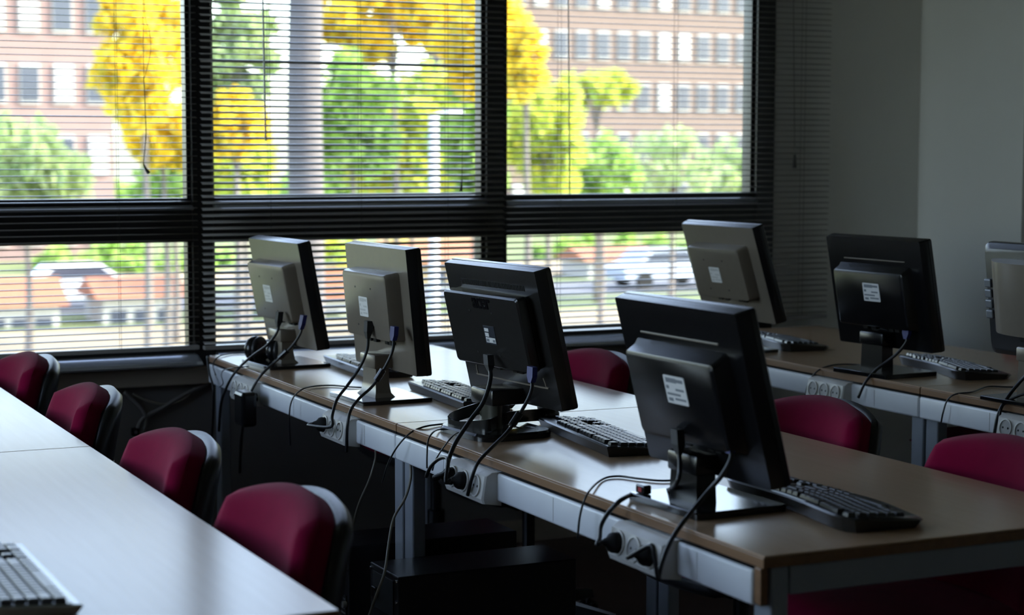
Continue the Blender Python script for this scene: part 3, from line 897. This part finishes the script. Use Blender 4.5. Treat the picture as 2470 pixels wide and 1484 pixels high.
cable('power_cable', path((1180, 880, 1.735), (1183, 915, 1.725), (1166, 970, 1.700), (1136, 1012, 1.668), (1100, 1066, 1.608), (1082, 1110, 1.578), (1076, 1140, 1.565)), .0050, 'thick black power cable sweeping down from the acer monitor', plug_at=S3[2], iec=True)
cable('video_cable', path((1283, 912, 1.760), (1282, 942, 1.750), (1262, 985, 1.730), (1226, 1040, 1.690), (1182, 1084, 1.630), (1152, 1118, 1.592), (1137, 1158, 1.580), (1128, 1195, 1.578)), .0042, 'black cable with blue plug curving from the right of the acer monitor', vga=True, bead=2)
cable('power_cable', path((1636, 1072, 1.700), (1640, 1128, 1.692), (1632, 1165, 1.680), (1603, 1186, T_), (1540, 1190, T_), (1502, 1204, 1.618), (1470, 1234, 1.592), (1450, 1268, 1.575), (1446, 1300, 1.555)), .0044, 'black power cable bending over the desk edge from the nearest monitor', plug_at=S4[2], iec=True)
cable('video_cable', path((1760, 1082, 1.730), (1764, 1105, 1.722), (1742, 1146, 1.706), (1700, 1196, 1.680), (1642, 1268, 1.615), (1612, 1318, 1.588), (1594, 1368, 1.566), (1588, 1400, 1.562)), .0044, 'black cable with blue plug falling from the nearest monitor', vga=True)
cable('power_cable', path((1588, 1400, 1.560), (1584, 1380, 1.556), (1578, 1340, 1.553), (1568, 1316, 1.552)), .0042, 'short black lead looping into the right socket below the nearest monitor', plug_at=S4[0])
cable('power_cable', path((1028, 1150, 1.575), (1040, 1125, 1.572), (1062, 1106, 1.570), (1080, 1110, 1.560)), .0042, 'short black lead arching into the sockets below the acer monitor', plug_at=S3[1])
cable('keyboard_cable', path((900, 936, T_), (850, 934, T_), (800, 930, T_), (757, 932, T_), (728, 940, 1.612), (706, 962, 1.597), (698, 1000, 1.588), (700, 1075, 1.592)), .0022, 'thin black cable looping over the desk edge between the two far monitors', 'cable')
cable('keyboard_cable', path((1090, 1022, T_), (1060, 1024, T_), (1022, 1030, T_), (988, 1046, 1.616), (957, 1080, 1.592), (936, 1120, 1.585), (922, 1165, 1.583)), .0022, 'thin black cable drooping left of the acer monitor headband')
cable('headphone_cable', path((1090, 1034, T_), (1062, 1036, T_), (1046, 1042, 1.624), (1033, 1062, 1.600), (1030, 1098, 1.588), (1030, 1130, 1.586)), .0020, 'thin cable dropping straight over the edge beside the headband')
cable('headphone_cable', path((1110, 1042, T_), (1092, 1052, 1.622), (1066, 1085, 1.597), (1050, 1112, 1.588), (1043, 1135, 1.586)), .0018, 'very thin cable crossing in front of the desk edge below the headband')
cable('keyboard_cable', path((1660, 1155, T_), (1600, 1160, T_), (1540, 1155, T_), (1490, 1149, T_), (1452, 1157, T_), (1418, 1190, 1.604), (1400, 1240, 1.590), (1393, 1300, 1.585)), .0022, 'thin black cable arching over the desk edge left of the nearest monitor')
cable('keyboard_cable', path((520, 905, 1.600), (514, 880, 1.612), (528, 860, T_), (560, 853, T_), (592, 852, T_)), .0022, 'thin black cable from the far headphones looping over the desk corner')
cable('mouse_cable', path((600, 884, T_), (562, 888, T_), (540, 893, 1.612), (534, 905, 1.604), (538, 925, 1.596), (530, 934, 1.594)), .0018, 'thin hooked cable at the far end of the middle row rail')
cable('power_cable', path((500, 860, 1.610), (505, 900, 1.600), (514, 935, 1.596), (514, 1000, 1.60), (510, 1080, 1.62)), .0035, 'black cable hanging straight down at the far corner of the middle row')
cable('network_cable', path((906, 1085, 1.655), (905, 1110, 1.655), (890, 1160, 1.640), (866, 1215, 1.630), (852, 1265, 1.640)), .0030, 'beige network cable hanging below the rail, left of the double leg', m=M_BEIGEC)
cable('network_cable', path((988, 1105, 1.640), (991, 1150, 1.632), (978, 1200, 1.615), (950, 1250, 1.590), (938, 1310, 1.560), (928, 1380, 1.52), (910, 1430, 1.50), (885, 1500, 1.49)), .0034, 'long beige network cable falling in front of the computer tower', m=M_BEIGEC)
cable('keyboard_cable', path((2090, 882, T_), (2050, 879, T_), (2008, 881, T_), (1975, 893, 3.188), (1955, 915, 3.172), (1944, 945, 3.164), (1941, 975, 3.164)), .0024, 'thin black cable left of the white-tagged monitor')
cable('video_cable', path((2187, 808, 3.262), (2186, 826, 3.258), (2165, 852, 3.252), (2140, 872, 3.236), (2112, 894, 3.208), (2086, 925, 3.176), (2070, 960, 3.164)), .0042, 'black cable with blue plug of the white-tagged monitor', vga=True)
cable('keyboard_cable', path((2480, 934, T_), (2430, 934, T_), (2382, 933, T_), (2345, 946, T_), (2305, 951, 3.190), (2285, 966, 3.176), (2275, 995, 3.166), (2270, 1020, 3.166)), .0024, 'thin black cable over the right row rail in front of the desk seam')
cable('video_cable', path((2500, 880, 3.250), (2460, 922, 3.230), (2428, 962, 3.196), (2408, 1000, 3.172), (2398, 1050, 3.164)), .0048, 'thick black cable at the right picture edge')
cable('power_cable', path((2490, 945, 3.225), (2450, 958, 3.206), (2422, 975, 3.188), (2412, 1000, 3.172), (2412, 1050, 3.164)), .0036, 'thinner black cable joining the thick one at the right picture edge')
# power brick on the far sockets
bm = NB(); c = at_x(592, 985, 1.560); box(bm, c, (.045, .085, .10), .010)
pb = tag(finish('power_adapter', bm, M_BLK), 'black power adapter plugged in below the farthest middle-row monitor', 'adapter')
bm = NB(); cyl(bm, c + Vector((.02, 0, .03)), c + Vector((.034, 0, .03)), .012); finish('adapter_prongs', bm, M_BLK, pb)

# ------------------------------------------------------------------ headphones
def headphones(cup1, cup2, apex, label, band_h=.020, axis=Vector((1, 0, 0)), rc=.036, band=None, axis2=None):
    root = tag(empty('headphones', (apex.x, apex.y, ZT + .0005)), label, 'headphones')
    inv = Matrix.Translation(root.location).inverted()
    P_ = catmull([cup1, (cup1 * .55 + apex * .45) + (cup1 - cup2) * .12, apex, (cup2 * .55 + apex * .45) - (cup1 - cup2) * .12, cup2], 8) if band is None else catmull(band, 8)
    bm = NB(); rings = []
    for i, p in enumerate(P_):
        t = (P_[min(i + 1, len(P_) - 1)] - P_[max(i - 1, 0)]).normalized()
        nrm = Vector((-t.y, t.x, 0)).normalized() * .0022
        h_ = Vector((0, 0, band_h / 2))
        rings.append([p + nrm + h_, p + nrm - h_, p - nrm - h_, p - nrm + h_])
    loft(bm, rings); o = finish('headband', bm, M_BLKS, root); smooth_by_angle(o, 40)
    for c_, axis, rc in ((cup1, axis, rc), (cup2, axis2 or axis, rc * (.8 if axis2 else 1))):
        bm = NB(); lathe(bm, [(.014, -.020), (rc * .85, -.017), (rc, -.006), (rc, .004), (rc * .9, .010)], c_, axis, 20)
        e = finish('ear_cup', bm, M_BLK, root); smooth_by_angle(e, 40)
        bm = NB(); lathe(bm, [(rc * .55, .010), (rc * .95, .011), (rc, .018), (rc * .85, .024), (rc * .5, .022)], c_, axis, 20)
        e2 = finish('ear_pad', bm, M_SHELL, e, smooth=True)
        e2.matrix_parent_inverse = Matrix.Identity(4)
    for ch in root.children: ch.matrix_parent_inverse = inv
    return root
hz = ZT + .040
headphones(at_x(1192, 994, 1.800), at_z(1322, 1000, ZT + .022), at_x(1085, 1022, 1.685), 'black headphones with wide headband lying behind the acer monitor stand', .028, Vector((.35, -.94, 0)), .034,
           [at_x(1196, 974, 1.800), at_x(1160, 984, 1.755), at_x(1105, 1002, 1.70), at_x(1082, 1018, 1.685), at_x(1100, 1030, 1.688), at_x(1140, 1030, 1.705), at_x(1180, 1026, 1.725), at_x(1212, 1012, 1.785), at_x(1250, 1005, 1.83), at_z(1312, 1000, ZT + .022)], Vector((.1, .1, 1)))
headphones(at_z(616, 842, ZT + .042), at_z(668, 846, ZT + .042), at_z(640, 862, ZT + .015), 'black headphones standing beside the farthest middle-row monitor', .022, Vector((.6, -.8, 0)), .040)

# ------------------------------------------------------------------ computer towers
def tower(x0, y0, label):
    w_, d_, h_ = .178, .455, .425
    root = tag(empty('computer_tower', (x0 + d_ / 2, y0 + w_ / 2, .001)), label, 'computer', 'computer towers under the middle row')
    bm = NB(); bx(bm, -d_ / 2, d_ / 2, -w_ / 2, w_ / 2, .012, h_, .003); finish('case', bm, M_CASE, root)
    for sx in (-1, 1):
        for sy in (-1, 1):
            bm = NB(); cyl(bm, (sx * .19, sy * .07, 0), (sx * .19, sy * .07, .0125), .012, n=10); finish('foot', bm, M_BLK, root)
    xr = -d_ / 2
    bm = NB(); bx(bm, xr - .002, xr + .001, w_ / 2 - .150, w_ / 2 - .02, h_ - .10, h_ - .015, .001); ps = finish('power_supply_panel', bm, M_HOLE, root)
    bm = NB(); bx(bm, xr - .010, xr - .001, w_ / 2 - .055, w_ / 2 - .03, h_ - .075, h_ - .05, .002); finish('power_inlet', bm, M_BLK, ps)
    bm = NB(); bx(bm, xr - .0035, xr - .001, w_ / 2 - .065, w_ / 2 - .025, h_ - .16, h_ - .25 + .015, .001); io = finish('port_panel', bm, M_PORT, root)
    for k in range(5):
        bm = NB(); bx(bm, xr - .007, xr - .003, w_ / 2 - .058, w_ / 2 - .034, h_ - .175 - k * .013, h_ - .167 - k * .013, .001); finish('port', bm, M_HOLE if k % 2 else M_BLUE, io)
    bm = NB(); bx(bm, xr - .0022, xr + .001, -w_ / 2 + .014, -w_ / 2 + .095, h_ - .30, h_ - .125, .001); fg = finish('fan_grille', bm, M_HOLE, root)
    for k in range(14):
        bm = NB(); bx(bm, xr - .0038, xr - .002, -w_ / 2 + .016, -w_ / 2 + .093, h_ - .292 + k * .012, h_ - .288 + k * .012); finish('grille_bar', bm, M_PORT, fg)
    for k in range(5):
        bm = NB(); bx(bm, xr - .0035, xr - .001, -w_ / 2 + .02, w_ / 2 - .05, h_ - .335 - k * .019, h_ - .323 - k * .019, .001); finish('slot_cover', bm, M_PORT, root)
    for yy, zz in ((-w_ / 2 + .008, h_ - .012), (-w_ / 2 + .008, h_ - .06), (w_ / 2 - .01, h_ - .012), (-w_ / 2 + .008, h_ - .20)):
        bm = NB(); cyl(bm, (xr - .004, yy, zz), (xr, yy, zz), .004, n=10); finish('case_screw', bm, M_CHROME, root)
    bm = NB(); lathe(bm, [(.006, 0), (.0085, .003), (.0085, .012), (.006, .015)], (xr - .016, -w_ / 2 + .012, h_ - .145), (1, 0, 0), 12); finish('thumb_screw', bm, M_WHITE2, root)
    return root
tower(1.530, 3.830, 'black computer tower under the middle row behind the beige cable')
tower(1.540, 4.180, 'black computer tower standing behind the double desk leg')

# ------------------------------------------------------------------ small things
bm = NB(); c = at_z(2104, 880, ZT)
lathe(bm, [(.018, .001), (.022, .03), (.025, .055), (.023, .055), (.016, .004)], (3.335, 4.50, ZT), (0, 0, 1), 18)
tag(finish('paper_cup', bm, mat('cup_white', (.75, .75, .78), .5, noise=(30, .04)), smooth=True), 'small white cup behind the stand of the white-tagged monitor', 'cup')
# conduits on the wall under the left window
YP = YW - .012
for i, (pp, lab) in enumerate((
        ([(300, 945), (345, 990), (350, 1030), (325, 1060)], 'grey wall conduit dropping from the trunking under the left window'),
        ([(500, 925), (440, 955), (390, 985), (345, 1010), (330, 1040)], 'grey wall conduit running diagonally under the left window'),
        ([(470, 935), (440, 965), (400, 975), (360, 968), (320, 950)], 'sagging grey cable under the left window'),
        ([(326, 1040), (322, 1070), (312, 1100), (300, 1130)], 'grey cable below the small black wall box'))):
    bm = NB(); tube(bm, [at_y(a, b, YP) for a, b in pp], .007 if i < 2 else .004, 8)
    tag(finish('wall_conduit', bm, M_WALLD if i < 2 else M_BEIGEC, smooth=True), lab, 'conduit')
c = at_y(326, 1042, YW - .012)
bm = NB(); box(bm, c, (.024, .022, .026), .004); jb = tag(finish('junction_box', bm, M_BLK), 'small black wall box where the conduits meet', 'box')
bm = NB(); cyl(bm, c + Vector((0, -.010, 0)), c + Vector((0, -.0135, 0)), .006, n=10); finish('cover_screw', bm, M_PORT, jb)

# ------------------------------------------------------------------ outdoors
GZ = -3.7
M_GRASS = mat('grass_ground', (0.120, 0.147, 0.049), 0.9, noise=(.35, 0.35))
M_SAND = mat('sandy_path', (0.283, 0.218, 0.131), 0.9, noise=(.8, 0.12))
M_ROAD = mat('asphalt', (0.109, 0.109, 0.120), 0.85, noise=(1.5, 0.1))
M_BRICK = mat('brick_facade', (0.26, 0.17, 0.15), 0.85, noise=(1.0, 0.12))
M_PINK = mat('pink_beige_facade', (0.19, 0.135, 0.11), 0.85, noise=(.6, 0.08))
M_WHITEW = mat('white_render', (0.448, 0.430, 0.404), 0.7, noise=(.8, 0.04))
M_ROOF = mat('terracotta_roof', (0.300, 0.120, 0.060), 0.8, noise=(3.0, 0.15))
M_WIN = mat('far_window_glass', (0.055, 0.064, 0.092), 0.15, noise=(1, 0.2))
M_TRUNK = mat('grey_bark', (0.125, 0.11, 0.11), 0.9, noise=(6, 0.2), bump=(20, .5))
M_TRUNKD = mat('dark_bark', (0.184, 0.155, 0.138), 0.9, noise=(6, 0.2))
M_POST = mat('lamp_post_white', (0.427, 0.437, 0.447), 0.4, noise=(4, 0.04))
L_YEL = leaf_mat('yellow_leaves', [(0.70, 0.46, 0.035), (0.90, 0.68, 0.06), (0.80, 0.64, 0.09), (0.58, 0.52, 0.09)])
L_YG = leaf_mat('yellow_green_leaves', [(0.74, 0.64, 0.10), (0.48, 0.60, 0.12), (0.62, 0.64, 0.13), (0.32, 0.46, 0.10)])
L_GRN = leaf_mat('green_leaves', [(0.24, 0.42, 0.09), (0.42, 0.60, 0.14), (0.50, 0.64, 0.20), (0.16, 0.28, 0.09)])
L_PALE = leaf_mat('pale_green_leaves', [(0.44, 0.54, 0.26), (0.36, 0.48, 0.20), (0.52, 0.58, 0.32), (0.30, 0.40, 0.20)])

def ground_piece(name, x0, x1, y0, y1, z, m, h=.05):
    bm = NB(); bx(bm, x0, x1, y0, y1, z - h, z); return struct(name, bm, m)
ground_piece('ground_lawn', -60, 160, 7, 260, GZ, M_GRASS, .3)
ground_piece('ground_path', -40, 100, 43, 51.5, GZ + .04, M_SAND)
ground_piece('ground_road', -40, 120, 56.5, 62, GZ + .04, M_ROAD)
ground_piece('ground_plaza', -40, 120, 66, 74, GZ + .05, M_SAND)

def tree(px, py, D, rx, rz, label, leaves, n=2200, leaf=.16, trunk=None, trunk_px=None, tr=.16, clumps=26, bark=None):
    """crown centred where the photograph shows it, at depth D; trunk down to the lawn"""
    c = at_y(px, py, D)
    base = Vector((c.x if trunk_px is None else at_y(trunk_px, py, D).x, c.y, GZ))
    root = tag(empty('tree', base), label, 'tree', 'trees outside the windows')
    loc = c - base
    rnd = random.Random(int(px * 7 + D * 13))
    bm = NB(); tube(bm, [(0, 0, -.05), (.05, 0, loc.z * .4), (loc.x * .6, 0, loc.z * .75), (loc.x, 0, loc.z)], lambda t: tr * (1 - .7 * t), 8, 4)
    finish('trunk', bm, bark or M_TRUNKD, root, smooth=True)
    cl = []
    for k in range(clumps):
        while True:
            v = Vector((rnd.uniform(-1, 1), rnd.uniform(-1, 1), rnd.uniform(-1, 1)))
            if v.length < 1: break
        cl.append((Vector((v.x * rx * .85, v.y * rx * .85, v.z * rz * .85)), rnd.uniform(.22, .42) * min(rx, rz)))
    for k in range(6):
        q, _ = cl[k]
        bm = NB(); tube(bm, [loc * .8 + Vector((0, 0, 0)), loc + q * .5 + Vector((0, 0, -.1)), loc + q], lambda t: tr * .35 * (1 - .75 * t), 6, 3)
        finish('branch', bm, bark or M_TRUNKD, root, smooth=True)
    verts, faces = [], []
    for k in range(n):
        q, r_ = cl[rnd.randrange(clumps)]
        d = Vector((rnd.gauss(0, 1), rnd.gauss(0, 1), rnd.gauss(0, 1))).normalized() * r_ * rnd.random() ** .4
        p = loc + q + d
        s = leaf * rnd.uniform(.6, 1.3)
        e = Euler((rnd.uniform(0, 6.3), rnd.uniform(0, 6.3), rnd.uniform(0, 6.3))).to_matrix()
        i0 = len(verts)
        for a, b, z_ in ((-1, 0, 0), (0, -.5, .15), (1, 0, 0), (0, .5, .15)):
            verts.append(p + e @ Vector((a * s, b * s, z_ * s)))
        faces.append((i0, i0 + 1, i0 + 2, i0 + 3))
    me = bpy.data.meshes.new('foliage'); me.from_pydata([tuple(v) for v in verts], [], faces); me.materials.append(leaves)
    o = bpy.data.objects.new('foliage', me); COL.objects.link(o); o.parent = root; o['kind'] = 'stuff'
    return root
# foreground grey trunk seen through the middle blind
base = at_y(735, 300, 15); base.z = GZ
root = tag(empty('plane_tree', base), 'thick pale grey tree trunk seen through the middle blind', 'tree')
bm = NB()
pt = [at_y(742, 900, 15), at_y(738, 480, 15), at_y(735, 250, 15), at_y(738, 0, 15), at_y(745, -300, 15), at_y(760, -700, 15)]
tube(bm, [Vector((pt[0].x, 15, GZ - .05))] + pt, lambda t: .165 - .03 * t, 14, 6)
for v in bm.verts: v.co -= base
finish('trunk', bm, M_TRUNK, root, smooth=True)
for a, b in (((745, -300), (980, -560)), ((750, -420), (560, -700)), ((745, -250), (850, -620))):
    bm = NB(); p0 = at_y(*a, 15) - base; p1 = at_y(*b, 15) - base
    tube(bm, [p0, (p0 + p1) / 2 + Vector((0, .2, -.1)), p1], lambda t: .07 * (1 - .6 * t), 8, 4); finish('branch', bm, M_TRUNK, root, smooth=True)

TREES = [
    (345, 120, 38, 115, 190, 'bright yellow tree in front of the brick building', L_YEL, 3000),
    (395, 330, 41, 90, 80, 'small yellow tree under the bright yellow one', L_YEL, 1200),
    (420, 455, 47, 110, 75, 'low green tree below the yellow ones', L_GRN, 1400),
    (60, 410, 44, 150, 120, 'pale green tree at the left edge before the brick building', L_PALE, 2200),
    (565, 120, 44, 100, 210, 'green tree left of the thick grey trunk', L_PALE, 3200),
    (570, 300, 37, 75, 85, 'yellow bush tree left of the thick grey trunk', L_YEL, 900),
    (590, 430, 40, 110, 85, 'yellow-green bush left of the thick grey trunk', L_YG, 1500),
    (950, 40, 44, 230, 120, 'large yellow tree right of the thick grey trunk', L_YEL, 3600),
    (850, 270, 41, 120, 170, 'green tree right of the thick grey trunk', L_GRN, 2800),
    (990, 330, 52, 170, 180, 'lime green tree behind the street lamp', L_YG, 3200),
    (1140, 330, 47, 110, 190, 'olive green tree right of the street lamp', L_GRN, 2600),
    (1165, 110, 39, 110, 150, 'golden tree behind the middle mullion', L_YEL, 2600),
    (930, 450, 57, 330, 80, 'low green shrub tree in the middle distance', L_GRN, 2600),
    (1270, 150, 37, 55, 110, 'slim golden tree at the left of the right window', L_YEL, 1100),
    (1320, 340, 42, 130, 165, 'green tree at the left of the right window', L_YG, 2400),
    (1450, 420, 45, 120, 90, 'lime green shrub tree in the right window', L_GRN, 1400),
    (1440, 215, 54, 110, 50, 'pale yellow-green tree before the pink-beige building', L_YG, 700),
    (1620, 400, 49, 150, 110, 'sparse pale tree with dark branches in the right window', L_PALE, 520),
    (1770, 420, 53, 120, 90, 'pale green tree at the right jamb', L_PALE, 900),
    (1500, 610, 76, 260, 45, 'dark green low tree seen under the transom at right', L_GRN, 1800),
    (330, 640, 77, 260, 60, 'dark green low tree seen under the transom at left', L_GRN, 2000),
    (900, 625, 78, 300, 45, 'low yellow-green tree seen under the transom in the middle', L_YG, 1600),
]
for px, py, D, rx, rz, lab, lm, n in TREES:
    k = D / 4100.0
    tree(px, py, D, rx * k, rz * k, lab, lm, n, .0042 * D, clumps=40, tr=.11)

for i in range(12):
    px = 60 + i * 165
    tree(px, 470 + (i % 3) * 12, 128 + (i * 37) % 23, 3.4, 2.0 + .3 * (i % 2), ['pale green tree in the distant row, %s' % w for w in (
        'leftmost', 'second from the left', 'third from the left', 'fourth from the left', 'fifth from the left', 'sixth from the left', 'sixth from the right',
        'fifth from the right', 'fourth from the right', 'third from the right', 'second from the right', 'rightmost')][i], (L_PALE, L_GRN, L_YG)[i % 3], 900, .34, clumps=20, tr=.2)

def building(name, px0, px1, py0, py1, D, depth, m, label, cols, rows, win=None, sun_win=(), trim=None):
    a, b = at_y(px0, 358, D), at_y(px1, 358, D)
    top = at_y((px0 + px1) / 2, py0, D).z
    x0, x1 = a.x, b.x
    root = tag(empty(name, ((x0 + x1) / 2, D, GZ)), label, 'building')
    W_, H_ = x1 - x0, top - GZ
    bm = NB(); bx(bm, -W_ / 2, W_ / 2, 0, depth, 0, H_); finish('facade', bm, m, root)
    bm = NB(); bx(bm, -W_ / 2 - .3, W_ / 2 + .3, -.3, depth + .3, H_, H_ + .35, .05); finish('cornice', bm, trim or m, root)
    rnd = random.Random(3)
    cw, rh = W_ / cols, H_ / rows
    for i in range(cols):
        for j in range(rows):
            xx = -W_ / 2 + cw * (i + .5); zz = rh * (j + .5)
            mm = M_WHITEW if (rnd.random() < (sun_win[0] if sun_win else 0)) else M_WIN  # some panes plain white: bright sky reflection put into the colour
            bm = NB(); bx(bm, xx - cw * .30, xx + cw * .30, -.12, .05, zz - rh * .28, zz + rh * .28); wo_ = finish('window', bm, M_WHITEW, root)
            bm = NB(); bx(bm, xx - cw * .26, xx + cw * .26, -.16, -.1, zz - rh * .24, zz + rh * .24); finish('pane', bm, mm, wo_)
    return root
building('brick_building', -220, 275, -60, 500, 84, 12, M_BRICK, 'reddish brick building with white window bays at far left', 6, 4, sun_win=(.55,))
building('apartment_building', 1225, 1900, -70, 300, 112, 14, M_PINK, 'pink-beige apartment block with rows of windows at far right', 14, 5, sun_win=(.32,))

def house(px, py_base, D, w_, d_, h_, roof_h, label, walls=None):
    c = at_y(px, py_base, D)
    root = tag(empty('small_house', (c.x, D, GZ)), label, 'house', 'small houses beyond the lawn')
    z_b = max(c.z - GZ, 0)
    H_ = z_b + h_
    bm = NB(); bx(bm, -w_ / 2, w_ / 2, 0, d_, 0, H_); wl = finish('walls', bm, walls or M_WHITEW, root)
    bm = NB()
    loft(bm, [[Vector((s * (w_ / 2 + .25), -.25, H_)), Vector((s * (w_ / 2 + .25), d_ + .25, H_)), Vector((s * (w_ / 2 + .25), d_ / 2, H_ + roof_h))] for s in (-1, 1)])
    finish('roof', bm, M_ROOF, root)
    for k in (-1, 0, 1):
        bm = NB(); bx(bm, k * w_ * .3 - .22, k * w_ * .3 + .22, -.06, .02, H_ - 1.1, H_ - .35); finish('window', bm, M_WIN, root)
    return root
house(50, 790, 53, 2.2, 2.4, .6, .75, 'white house with terracotta roof at far left')
house(345, 790, 53, 2.3, 2.4, .75, .55, 'white house with terracotta roof seen through the left window')
house(1500, 720, 64, 3.0, 2.4, .7, .5, 'low white house with terracotta roof seen through the right window')
house(800, 790, 53, 3.2, 2.4, .5, .9, 'house with orange roof behind the far monitors')
house(1060, 740, 64, 3.6, 2.4, .8, .8, 'house with orange roof behind the monitor with blank label', M_SAND)

def car(px, D, col, label):
    c = at_y(px, 700, D)
    root = tag(empty('parked_car', (c.x, D, GZ + .04)), label, 'car', 'cars parked beyond the lawn')
    mm = mat('car_paint_' + label.split()[0], col, .25, coat=.5, noise=(1, .02))
    prof = [(-2.0, .35), (-2.05, .75), (-1.5, .92), (-1.0, 1.38), (.55, 1.42), (1.15, .98), (1.95, .85), (2.05, .4)]
    bm = NB(); loft(bm, [[Vector((x_, s * .82, z_)) for x_, z_ in prof] for s in (-1, 1)]); finish('car_body', bm, mm, root)
    bm = NB(); loft(bm, [[Vector((x_, s * .835, z_)) for x_, z_ in ((-1.25, .98), (-.9, 1.32), (.5, 1.35), (.95, 1.0))] for s in (-1, 1)]); finish('side_windows', bm, M_WIN, root)
    for sx in (-1.25, 1.25):
        for sy in (-.8, .8):
            bm = NB(); cyl(bm, (sx, sy - .1, .32), (sx, sy + .1, .32), .32, n=16); finish('wheel', bm, M_HOLE, root)
car(190, 58.5, (.75, .75, .78), 'white car parked beyond the lawn at left')
car(1600, 58.5, (.42, .47, .58), 'pale car parked beyond the lawn behind the right row')

# street lamp
p0 = at_y(1046, 300, 24)
root = tag(empty('street_lamp', (p0.x, 24, GZ)), 'white street lamp post with a short arm seen through the middle blind', 'street lamp')
zt_ = at_y(1046, 275, 24).z - GZ
bm = NB(); lathe(bm, [(.11, 0), (.11, .6), (.075, .65), (.065, zt_)], (0, 0, 0), (0, 0, 1), 14); finish('post', bm, M_POST, root, smooth=True)
bm = NB(); tube(bm, [(0, 0, zt_ - .03), (.10, 0, zt_ + .0), (.2, 0, zt_ + .01)], .03, 8); finish('arm', bm, M_POST, root, smooth=True)
bm = NB(); box(bm, (.30, 0, zt_ + .015), (.26, .14, .07), .02); finish('lamp_head', bm, M_POST, root)
